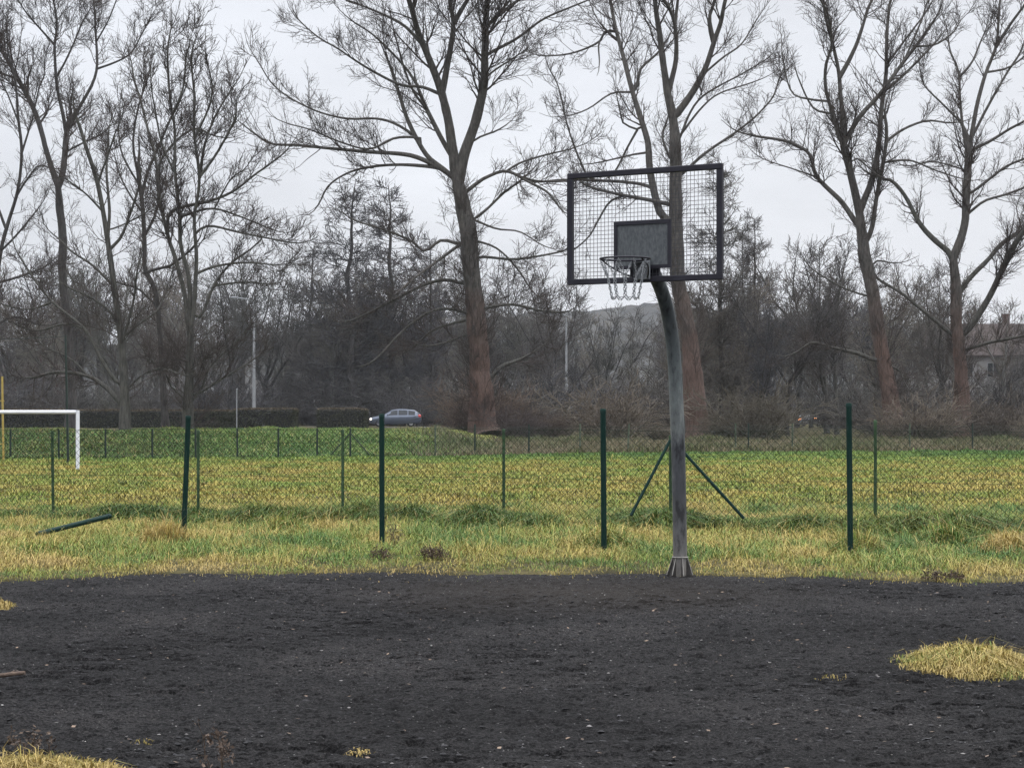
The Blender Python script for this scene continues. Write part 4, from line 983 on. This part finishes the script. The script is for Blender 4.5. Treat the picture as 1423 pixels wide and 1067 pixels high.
# ------------------------------------------------------------------ dark free standing posts
def green_post(label, px, ytop, ybot, lean=0., lie=None, w=.031):
    ybot += 22
    Y = CAMH*K/(ybot-HZ); x = gx(px, Y); z = gz(x, Y)
    root = empty('metal_post', label, 'post', (x, Y, z), 'dark green posts without wire')
    L = (ybot-ytop)/K*Y
    tip = np.array([lean, .02, L])
    g = Geo(); g.path([np.array([0, 0, -.15]), tip], w, 14); g.build('tube', 'green_post', root)
    g = Geo(); u = tip/np.linalg.norm(tip); g.path([tip-u*.035, tip+u*.004, tip+u*.012], [w+.003, w+.003, w*.7], 14); g.build('cap', 'green_post', root)
    return root
green_post('leaning dark green post without wire beside the straw coloured tussock', 254, 582, 738, .062)
green_post('dark green post without wire standing in front of the passing car', 531, 580, 742, -.005)
green_post('upright dark green post without wire just left of the hoop pole', 839.5, 573, 753, -.01)
green_post('rightmost dark green post without wire, right of the hoop', 1182, 565, 754, -.015)
a = at(52, 742, 23.); b = at(152, 717, 24.2)
root = empty('metal_post', 'fallen dark green post lying tilted in the grass on the left', 'post', tuple(a), 'dark green posts without wire')
g = Geo(); g.path([np.zeros(3), b-a], .031, 14); g.build('tube', 'green_post', root)
u = (b-a)/np.linalg.norm(b-a); g = Geo(); g.path([b-a-u*.04, b-a+u*.004], .034, 14); g.build('cap', 'green_post', root)

# ------------------------------------------------------------------ chain link fences
def mesh_wires(g, line, z0f, hf, cell, r, S=3, wob=.01):
    """two families of diagonal wires on a fence running along a polyline"""
    L = np.array(line, float); s = np.concatenate([[0], np.cumsum(np.linalg.norm(np.diff(L, axis=0), axis=1))])
    def pos(u): return np.stack([np.interp(u, s, L[:, 0]), np.interp(u, s, L[:, 1])], -1)
    for sg in (1, -1):
        u0 = np.arange(-hf if sg > 0 else 0, s[-1]+(0 if sg > 0 else hf), cell)
        n = 9; t = np.linspace(0, 1, n)
        U = u0[:, None]+sg*t[None]*hf; Hh = t[None]*hf+0*U
        U = U+wob*np.sin(U*3.1+Hh*4); Uc = np.clip(U, 0, s[-1])
        XY = pos(Uc); bul = .02*np.sin(U*2.3)*np.sin(Hh*2.2)
        zz = z0f(XY[..., 0], XY[..., 1])+Hh+.012*np.sin(U*1.7)
        ok = ((U >= 0) & (U <= s[-1])).all(1)
        P = np.stack([XY[..., 0], XY[..., 1]+bul, zz], -1)[ok]
        g.tubes(P, np.full(P.shape[:2], r), S)
def fence_line_wires(g, line, z0f, hs, r):
    L = np.array(line, float); s = np.concatenate([[0], np.cumsum(np.linalg.norm(np.diff(L, axis=0), axis=1))]); u = np.linspace(0, s[-1], 80)
    X_ = np.interp(u, s, L[:, 0]); Y_ = np.interp(u, s, L[:, 1])
    for h in hs: g.path(np.stack([X_, Y_, z0f(X_, Y_)+h+.01*np.sin(u*1.3)], 1), r, 4, False)
z0n = lambda x, y: ground_z(x, y)+.03
fn_line = [(gx(-260, 29.9), 29.9)]+[tuple(p) for p in FN[1:-1]]+[(gx(1560, 24.1), 24.1)]
root = empty('wire_fence', 'green chain link fence on thin posts between the verge and the football field', 'fence', (fn_line[3][0], fn_line[3][1], 0)); o = np.array(root.location)
FH = 1.27
def rel(g): g.V = [v-o for v in g.V]; return g
g = Geo(); mesh_wires(g, fn_line, z0n, FH, .1, .0027); rel(g).build('mesh', 'green_wire', root)
g = Geo(); fence_line_wires(g, fn_line, z0n, (.05, .62, FH), .0022); rel(g).build('line_wires', 'green_wire', root)
for px, yt, Y in ((72, 600, 28.6), (275, 599, 27.8), (476, 598, 27.2), (700, 597, 26.4), (932, 606, 25.6), (1217, 585, 24.8), (-180, 600, 29.6), (1500, 580, 24.2)):
    x = gx(px, Y); z = gz(x, Y); zt = CAMH+(HZ-yt)/K*Y
    ps = []
    g = Geo(); g.path([np.array([x+.015*(px == 72), Y+.03, z-.1]), np.array([x, Y+.03, zt])], .021, 10)
    g.path([np.array([x, Y+.03, zt-.03]), np.array([x, Y+.03, zt+.006]), np.array([x, Y+.03, zt+.012])], [.0235, .0235, .012], 10)
    rel(g).build('post', 'green_faded', root)
for (p0, q0) in (((930, 612), (879, 712)), ((951, 628), (1030, 716))):
    A_p = at(933, 612, 25.58); sgn = -1 if q0[0] < 900 else 1
    B_p = at(q0[0], q0[1], 25.2); B_p = B_p+(B_p-A_p)*.04
    g = Geo(); g.path([A_p+np.array([.02*sgn, -.03, 0]), B_p], .021, 10); rel(g).build('brace', 'green_post', root)
# far fence
root = empty('wire_fence', 'far low chain link fence with dark posts at the end of the field', 'fence', (0, 74, 0)); o = np.array(root.location)
ff = [(gx(-150, 64.4), 64.4)]+FENCE_FAR[1:-1]+[(gx(1540, 82), 82)]
g = Geo(); mesh_wires(g, ff, z0n, 1.0, .13, .0034); rel(g).build('mesh', 'far_post', root)
g = Geo(); fence_line_wires(g, ff, z0n, (.05, .5, 1.), .004); rel(g).build('line_wires', 'green_wire', root)
for px, kind in ((15, 'd'), (82, 'd'), (147, 'd'), (212, 'd'), (272, 'd'), (330, 'd'), (387, 'd'), (441, 'd'), (487, 'd'), (605, 'p'), (660, 'd'), (735, 'd'), (806, 'p'), (872, 'p'), (940, 'd'), (1022, 'p'), (1040, 'd'), (1101, 'p'), (1180, 'd'), (1264, 'p'), (1351, 'd')):
    f = np.array(FENCE_FAR); us = np.array([p[0]/p[1]*K+W0 for p in FENCE_FAR]); Y = float(np.interp(px, us, f[:, 1])); x = gx(px, Y); z = gz(x, Y)
    hh = 1.02 if px < 600 else 1.14
    g = Geo(); g.path([np.array([x, Y-.04, z-.1]), np.array([x+(.06 if px == 872 else 0), Y-.04, z+hh])], .033, 8); rel(g).build('post', 'far_post' if kind == 'd' else 'pale_post', root)
    if px == 487:
        for sx in (-.75, .75):
            g = Geo(); g.path([np.array([x, Y-.06, z+.85]), np.array([x+sx, Y-.1, z])], .022, 6); rel(g).build('brace', 'far_post', root)

# ------------------------------------------------------------------ goal and poles on the field
Yg_ = 53.; xg = gx(108, Yg_); zt = CAMH+(HZ-572.5)/K*Yg_
goal = empty('football_goal', 'white football goal frame without a net on the field at the left', 'goal', (xg, Yg_, 0))
r = .05
g = Geo(); g.path([np.array([0, 0, -.1]), np.array([0, 0, zt+r])], r, 16); g.build('post', 'white_paint', goal)
g = Geo(); g.path([np.array([-5., 0, -.1]), np.array([-5., 0, zt+r])], r, 16); g.build('post', 'white_paint', goal)
g = Geo(); g.path([np.array([-5.+r, 0, zt]), np.array([-r, 0, zt])], r, 16); g.build('crossbar', 'white_paint', goal)
Yd = 60.; p0 = at(95, 646, Yd); p1 = at(91, 466, Yd)
tp = empty('net_pole', 'tall thin black pole with a cable beside the white goal', 'pole', (p0[0], Yd, gz(p0[0], Yd))); o = np.array(tp.location)
g = Geo(); g.path([p0-o-np.array([0, 0, .2]), p1-o], [.042, .03], 10); g.build('shaft', 'far_post', tp)
g = Geo(); c0 = p1-np.array([0, 0, .03])-o; q = np.linspace(0, 1, 12)[:, None]; cc_ = c0+(np.array([-6., 0, .06]))*q; cc_[:, 2] -= (.12*4*q*(1-q))[:, 0]; g.path(cc_, .008, 5); g.build('cable', 'far_post', tp)
Yy = 64.; p0 = at(5, 648, Yy); p1 = at(3, 523, Yy)
yp = empty('yellow_pole', 'thin yellow pole with short cross bars at the left edge', 'pole', (p0[0], Yy, gz(p0[0], Yy))); o = np.array(yp.location)
g = Geo(); g.path([p0-o-np.array([0, 0, .2]), p1-o], .035, 10); g.build('shaft', 'yellow_paint', yp)
for yy in (557, 617):
    p = at(4, yy, Yy)-o; g = Geo(); g.tube(p+np.array([-.5, .03, 0]), p+np.array([.04, .03, 0]), .02, 6); g.build('cross_bar', 'yellow_paint', yp)

# ------------------------------------------------------------------ street lamps
def lamp(label, px, ybot, ytop, Y, arm, r0=.1, kind='concrete', head=True):
    x = gx(px, Y); z = gz(x, Y); zt = CAMH+(HZ-ytop)/K*Y-z
    root = empty('street_lamp', label, 'street lamp', (x, Y, z), 'street lamps along the road')
    g = Geo(); g.path([np.array([0, 0, -.2]), np.array([0, 0, zt*.4]), np.array([0, 0, zt])], [r0*1.25, r0, r0*.65], 12); g.build('pole', kind, root)
    if arm:
        pts = np.array([[0, 0, zt-.05], [arm*.04, 0, zt+.35], [arm*.25, 0, zt+.62], [arm*.65, 0, zt+.74], [arm, 0, zt+.8]]); q, rr, _ = resample(pts, np.full(5, r0*.42), 20)
        g = Geo(); g.path(q, rr, 10); g.build('arm', 'lamp_metal', root)
    if head and arm:
        e = np.array([arm, 0, zt+.8]); sx = 1 if arm > 0 else -1
        g = Geo(); g.path([e-np.array([sx*.1, 0, 0]), e+np.array([sx*.1, 0, .01]), e+np.array([sx*.4, 0, .03]), e+np.array([sx*.65, 0, .02])], [.04, .08, .075, .04], 10); g.build('lamp_head', 'lamp_metal', root)
    return root
lamp('pale grey street lamp with curved arm behind the hedge on the left', 353, 563, 428, 156, -1.3, .115)
lamp('pale grey street lamp with curved arm between tallest tree and hoop', 787, 568, 447, 159, -1.3, .105)
lamp('slim pale street lamp seen through branches, left of a bluish grey pole', 1136, 565, 458, 170, 1.0, .09, head=True)
Y = 158.; x = gx(1158, Y); z = gz(x, Y)
rt = empty('utility_pole', 'bluish grey pole with a small crossbar among the trees on the right', 'pole', (x, Y, z))
g = Geo(); g.path([np.array([0, 0, -.2]), np.array([0, 0, CAMH+(HZ-482)/K*Y-z])], [.13, .09], 10); g.build('shaft', 'lamp_metal', rt)
g = Geo(); zz = CAMH+(HZ-533)/K*Y-z; g.box((0, -.14, zz), (1.1, .08, .1)); g.build('crossbar', 'lamp_metal', rt)
Y = 140.; x = gx(329, Y); z = gz(x, Y)
rt = empty('marker_post', 'short pale post in the gap left of the nearer street lamp', 'post', (x, Y, z))
g = Geo(); g.path([np.array([0, 0, -.2]), np.array([0, 0, CAMH+(HZ-541)/K*Y-z])], .04, 8); g.build('shaft', 'concrete', rt)
g = Geo(); zt_ = CAMH+(HZ-541)/K*Y-z; g.path([np.array([0, 0, zt_-.02]), np.array([0, 0, zt_+.05])], [.075, .05], 8); g.build('cap', 'concrete', rt)

# ------------------------------------------------------------------ cars
def car(label, loc, rotz, paint, hl='headlight', tl='taillight'):
    """estate / hatchback, nose towards -x"""
    root = empty('car', label, 'car', loc); root.rotation_euler = (0, 0, rotz)
    # stations: x, half width, bottom z, shoulder z
    ST = [(-2.14, .52, .42, .56), (-2.08, .72, .3, .68), (-1.9, .83, .22, .78), (-1.5, .88, .2, .87), (-.9, .9, .19, .94), (0, .91, .19, .97), (.9, .91, .2, .99), (1.5, .89, .22, 1.0), (1.95, .84, .28, .98), (2.12, .72, .4, .9), (2.16, .6, .5, .8)]
    g = Geo(); rings = []
    for x, w, zb, zs in ST:
        rings.append([(x, -w*.9, zb), (x, -w, zb+.12), (x, -w*1.0, zs-.2), (x, -w*.95, zs-.04), (x, -w*.8, zs), (x, 0, zs+.02), (x, w*.8, zs), (x, w*.95, zs-.04), (x, w, zs-.2), (x, w, zb+.12), (x, w*.9, zb)])
    rings = np.array(rings); ns, nr, _ = rings.shape; idx = np.arange(ns*nr).reshape(ns, nr)
    q = np.stack([idx[:-1], np.roll(idx[:-1], -1, 1), np.roll(idx[1:], -1, 1), idx[1:]], -1).reshape(-1, 4)
    g.add(rings, q); g.F += [idx[0], idx[-1][::-1]]; g.T += [np.array([nr, nr], np.int32)]
    # greenhouse
    GH = [(-1.05, .84, .93, .66), (-.3, .84, 1.4, .62), (.2, .85, 1.47, .64), (.9, .85, 1.46, .64), (1.62, .83, 1.37, .62), (2.1, .78, 1.0, .6)]
    GV = []
    for x, wb, zt_, wt in GH:
        zb = .93
        GV.append([(x, -wb, zb), (x, -wt, zt_-.05), (x, -wt*.8, zt_), (x, 0, zt_+.02), (x, wt*.8, zt_), (x, wt, zt_-.05), (x, wb, zb)])
    GV = np.array(GV); ns, nr, _ = GV.shape; idx = np.arange(ns*nr).reshape(ns, nr)
    q = np.stack([idx[:-1, :-1], idx[:-1, 1:], idx[1:, 1:], idx[1:, :-1]], -1).reshape(-1, 4); g.add(GV, q)
    body = g.build('body', paint, root)
    def side(x0, x1, sy):
        def p(x, f):
            zt_ = np.interp(x, [a_[0] for a_ in GH], [a_[2] for a_ in GH])-.05; wb = np.interp(x, [a_[0] for a_ in GH], [a_[1] for a_ in GH]); wt = np.interp(x, [a_[0] for a_ in GH], [a_[3] for a_ in GH])
            zb = .93; return (x, sy*(wb+(wt-wb)*f+.016), zb+(zt_-zb)*f)
        xsn = np.linspace(x0, x1, 5); return [p(x, .1) for x in xsn]+[p(x, .93) for x in xsn[::-1]]
    for sy in (-1, 1):
        for x0, x1 in ((-.62, .18), (.26, 1.0), (1.08, 1.62)):
            g = Geo(); sv = side(x0, x1, sy); g.add(sv, [[i, i+1, 8-i, 9-i] for i in range(4)]); g.build('window', 'glass', root, False)
        g = Geo(); g.box((-.62, sy*.98, 1.0), (.12, .16, .13), bev=.03); g.build('mirror', paint, root)
        g = Geo(); g.box((-2.02, sy*.62, .64), (.2, .34, .19), bev=.05); g.build('headlight', hl, root)
        g = Geo(); g.box((2.0, sy*.72, .9), (.26, .24, .2), bev=.05); g.build('taillight', tl, root)
        for xw in (-1.36, 1.3):
            g = Geo(); g.torus((xw, sy*.8, .31), .235, .085, np.array([[1, 0, 0], [0, 0, 1], [0, -1, 0]]), 24, 10); wh = g.build('wheel', 'rubber', root)
            g = Geo(); g.path([np.array([xw, sy*.78, .31]), np.array([xw, sy*.86, .31])], .19, 16); g.build('rim', 'rim_alloy', wh)
    g = Geo(); g.poly([(-1.0, -.7, .965), (-1.0, .7, .965), (-.36, .58, 1.375), (-.36, -.58, 1.375)]); g.V[-1] += np.array([-.012, 0, .012]); g.build('windscreen', 'glass', root, False)
    g = Geo(); g.poly([(2.0, .68, 1.02), (2.0, -.68, 1.02), (1.58, -.55, 1.33), (1.58, .55, 1.33)]); g.V[-1] += np.array([.02, 0, .012]); g.build('rear_window', 'glass', root, False)
    return root
Yc = 164.
car('slate blue estate car with lit headlights driving left above the green bank', (gx(549.5, Yc), Yc, rz+.005), math.radians(3), 'car_paint')
car('silver car with warm glowing headlights mostly hidden by bushes on the right', (gx(1127, 166), 166, rz+.005), math.radians(72), 'car_light', 'headlight_orange')

# ------------------------------------------------------------------ houses
def house(name, label, cat, px0, px1, yeave, yridge, Y, depth, wall, nwin, rows, seed):
    x0, x1 = gx(px0, Y), gx(px1, Y); w = x1-x0; z0 = gz((x0+x1)/2, Y); ze = CAMH+(HZ-yeave)/K*Y-z0; zr = CAMH+(HZ-yridge)/K*(Y+depth/2)-z0
    root = empty(name, label, cat, ((x0+x1)/2, Y, z0))
    g = Geo(); g.box((0, depth/2, ze/2-.2), (w, depth, ze+.4))
    for sx in (-1, 1): g.add([(sx*w/2, 0, ze), (sx*w/2, depth, ze), (sx*w/2, depth/2, zr-.1)], [[0, 1, 2]])
    wl = g.build('wall', wall, root, False)
    g = Geo(); ov = .4
    for sy in (-1, 1):
        y_e = depth/2+sy*(depth/2+ov); zee = ze-ov*(zr-ze)/(depth/2)
        V = [(-w/2-ov, depth/2, zr), (w/2+ov, depth/2, zr), (w/2+ov, y_e, zee), (-w/2-ov, y_e, zee)]; V += [(a_, b_2, c_2+.16) for a_, b_2, c_2 in V]
        g.add(V, [[0, 1, 2, 3], [7, 6, 5, 4], [0, 4, 5, 1], [2, 6, 7, 3], [1, 5, 6, 2], [0, 3, 7, 4]])
    rf = g.build('roof', 'roof_tile', root, False)
    g = Geo(); g.box((w*.2, depth/2+.5, zr+.4), (.6, .6, 1.5)); g.build('chimney', 'brick', rf, False)
    for r_ in range(rows):
        for k in range(nwin):
            xw = -w/2+(k+.5)*w/nwin; zw = ze*(r_+.55)/rows
            g = Geo(); 
            for dx in (-.55, 0, .55): g.box((xw+dx, -.02, zw), (.08, .1, 1.3))
            for dz in (-.69, .69): g.box((xw, -.02, zw+dz), (1.2, .1, .08))
            f = g.build('window', 'window_frame', root, False)
            g = Geo(); g.box((xw, -.01, zw), (1.05, .05, 1.28)); g.build('pane', 'glass', f, False)
house('house', 'pale house with dark brown tiled roof behind the rightmost tree', 'house', 1290, 1470, 492, 452, 190, 9, 'render_wall', 5, 2, 1)
house('brick_building', 'low red brick building behind the hedge at the left edge', 'building', -60, 86, 524, 508, 205, 7, 'brick', 4, 1, 2)

# ------------------------------------------------------------------ sticks and weeds
Ys = CAMH*K/(940-HZ); p = at(-6, 942, Ys); 
rt = empty('stick', 'broken brown stick lying on the black court at the left edge', 'stick', (p[0], p[1], float(surf(p[0], p[1]))+.012)); 
q, r_, _ = resample(np.array([[-.06, .0, .0], [.04, .01, .006], [.11, .0, .016], [.175, -.01, .022]]), np.array([.014, .013, .0125, .012]), 12)
g = Geo(); g.path(q, r_, 9); g.build('wood', 'stick', rt)
g = Geo(); g.path([q[6], q[6]+np.array([.03, .05, .02])], [.006, .003], 6); g.build('side_twig', 'stick', rt)
def weed(label, px, py, hgt, n, seed, spread=.5, fluffy=False, group=None):
    rg = np.random.default_rng(seed); Y = CAMH*K/(py-HZ); x = gx(px, Y); z = float(surf(x, Y))
    root = empty('dead_weed', label, 'weed', (x, Y, z), group)
    a = rg.uniform(0, 6.28, n); pos = np.stack([.04*np.cos(a), .04*np.sin(a), 0*a-.01], 1); d = norm(np.stack([np.cos(a)*spread*rg.random(n), np.sin(a)*spread*rg.random(n), 1+0*a], 1)); L = hgt*rg.uniform(.6, 1.1, n); pts = [pos]
    for j in range(6): d = norm(d+rg.normal(0, .14, (n, 3))); pts.append(pts[-1]+d*(L/6)[:, None])
    P = np.stack(pts, 1); R = np.linspace(.003, .0018, 7)[None]+np.zeros((n, 1)); g = Geo(); g.tubes(P, R, 4)
    B, Rb = spawn(rg, P, R, np.full(n, 7), (.3, 1), (25, 70), lambda i, t, m: hgt*rg.uniform(.12, .4, m), 5, .2, .2, .8, .0013)
    g.tubes(B, Rb, 3); g.build('stems', 'deadweed', root)
    tips = B[:, -1]; m = len(tips); k = 5 if fluffy else 3
    C0 = np.repeat(tips, k, 0)+rg.normal(0, .012, (m*k, 3)); s_ = rg.uniform(.006, .016, (m*k, 1)); d1 = norm(rg.normal(size=(m*k, 3))); d2 = norm(np.cross(d1, rg.normal(size=(m*k, 3))))
    g = Geo(); g.add(np.stack([C0-d1*s_, C0+d2*s_*.5, C0+d1*s_, C0-d2*s_*.5], 1), np.arange(m*k*4).reshape(-1, 4)); g.build('seed_heads', 'deadweed' if not fluffy else 'stick', root, False)  # small quads around the stem tips, standing for the dry seed heads
weed('dry brown weed with fluffy heads standing on the court near the bottom left', 308, 1072, .2, 4, 5, .4, True)
weed('wispy dead weed behind the straw clump at the bottom left corner', 55, 1048, .15, 6, 6, .9)
weed('upright brown weed just right of the post in front of the car', 549, 762, .26, 6, 7, .25)
weed('dark dead weed clump near the court edge below the second post', 530, 783, .16, 16, 8, 1.4)
weed('wide dark dead weed patch near the court edge left of centre', 600, 782, .17, 30, 9, 2.)
weed('small dark dead weed at the court edge on the right', 1296, 806, .1, 12, 10, 1.)
weed('second small dark dead weed at the court edge nearer the right border', 1322, 806, .09, 14, 12, 1.5)

# ------------------------------------------------------------------ air
g = Geo(); g.box((0, 365, 20.5), (640, 800, 47)); hz_o = g.build('haze', None, smooth=False); hz_o['kind'] = 'stuff'; hz_o['label'] = 'thin grey winter haze over the field and wood'; hz_o['category'] = 'haze'
hm = bpy.data.materials.new('haze_air'); hm.use_nodes = True; nt = hm.node_tree; nt.nodes.clear()
out = nt.nodes.new('ShaderNodeOutputMaterial'); pv = nt.nodes.new('ShaderNodeVolumePrincipled'); pv.inputs['Color'].default_value = (.9, .94, 1, 1); pv.inputs['Density'].default_value = .00017; pv.inputs['Anisotropy'].default_value = .2
nt.links.new(pv.outputs[0], out.inputs['Volume']); hz_o.data.materials.append(hm)

# ------------------------------------------------------------------ sky, sun, camera
world = bpy.data.worlds.new('World'); SC.world = world; world.use_nodes = True
nt = world.node_tree; bg = nt.nodes['Background']
SUN_EL, SUN_AZ = math.radians(48), math.radians(35)
sky = N(nt, 'ShaderNodeTexSky', sky_type='NISHITA'); sky.sun_disc = False; sky.sun_elevation = SUN_EL; sky.sun_rotation = SUN_AZ; sky.dust_density = 4
tc = N(nt, 'ShaderNodeTexCoord'); sp = N(nt, 'ShaderNodeSeparateXYZ'); nt.links.new(tc.outputs['Generated'], sp.inputs[0])
mr = N(nt, 'ShaderNodeMapRange', interpolation_type='SMOOTHSTEP'); nt.links.new(sp.outputs[2], mr.inputs[0]); mr.inputs[1].default_value = .16; mr.inputs[2].default_value = 1.0; mr.inputs[3].default_value = 8.7; mr.inputs[4].default_value = 40.
cn = N(nt, 'ShaderNodeTexNoise', i_Scale=3.4, i_Detail=5, i_Roughness=.55); mp = N(nt, 'ShaderNodeMapping'); mp.inputs['Scale'].default_value = (1, 1, 3.5); nt.links.new(tc.outputs['Generated'], mp.inputs[0]); nt.links.new(mp.outputs[0], cn.inputs['Vector'])
cm = N(nt, 'ShaderNodeMapRange'); nt.links.new(cn.outputs['Fac'], cm.inputs[0]); cm.inputs[1].default_value = .3; cm.inputs[2].default_value = .7; cm.inputs[3].default_value = .87; cm.inputs[4].default_value = 1.12
mu = N(nt, 'ShaderNodeMath', operation='MULTIPLY'); nt.links.new(mr.outputs[0], mu.inputs[0]); nt.links.new(cm.outputs[0], mu.inputs[1])
cl = N(nt, 'ShaderNodeVectorMath', operation='SCALE'); cl.inputs[0].default_value = (.95, .98, 1.05); nt.links.new(mu.outputs[0], cl.inputs['Scale'])
mx = N(nt, 'ShaderNodeMix', data_type='RGBA'); mx.inputs[0].default_value = .9; nt.links.new(sky.outputs[0], mx.inputs[6]); nt.links.new(cl.outputs[0], mx.inputs[7])
nt.links.new(mx.outputs[2], bg.inputs['Color']); bg.inputs['Strength'].default_value = .1
sd = bpy.data.lights.new('sun', 'SUN'); sd.energy = 1.0; sd.angle = math.radians(25); sd.color = (1, .96, .9)
so = bpy.data.objects.new('sun', sd); COL.objects.link(so)
# Nishita: rotation 0 = +Y, clockwise seen from above
dirv = Vector((math.sin(SUN_AZ)*math.cos(SUN_EL), math.cos(SUN_AZ)*math.cos(SUN_EL), math.sin(SUN_EL)))
so.rotation_euler = dirv.to_track_quat('Z', 'Y').to_euler(); so.location = (0, -10, 40)
cd = bpy.data.cameras.new('camera'); cam = bpy.data.objects.new('camera', cd); COL.objects.link(cam)
cam.location = (0, 0, CAMH); cam.rotation_euler = (math.radians(90), 0, 0)
cd.sensor_fit = 'HORIZONTAL'; cd.sensor_width = 36; cd.lens = 36*K/1423; cd.shift_y = (HZ-533.5)/1423
cd.clip_start = .1; cd.clip_end = 5000
SC.camera = cam
SC.view_settings.view_transform = 'Standard'; SC.view_settings.look = 'None'; SC.view_settings.exposure = 0; SC.view_settings.gamma = 1
SC.cycles.max_bounces = 5; SC.cycles.diffuse_bounces = 3; SC.cycles.glossy_bounces = 2; SC.cycles.transparent_max_bounces = 6; SC.cycles.volume_bounces = 0
SC.cycles.use_denoising = True; SC.cycles.denoiser = 'OPENIMAGEDENOISE'; SC.cycles.denoising_input_passes = 'RGB_ALBEDO_NORMAL'; SC.cycles.denoising_prefilter = 'NONE'
for pr in list(bpy.data.objects):
    if 'Hh' in pr: del pr['Hh']
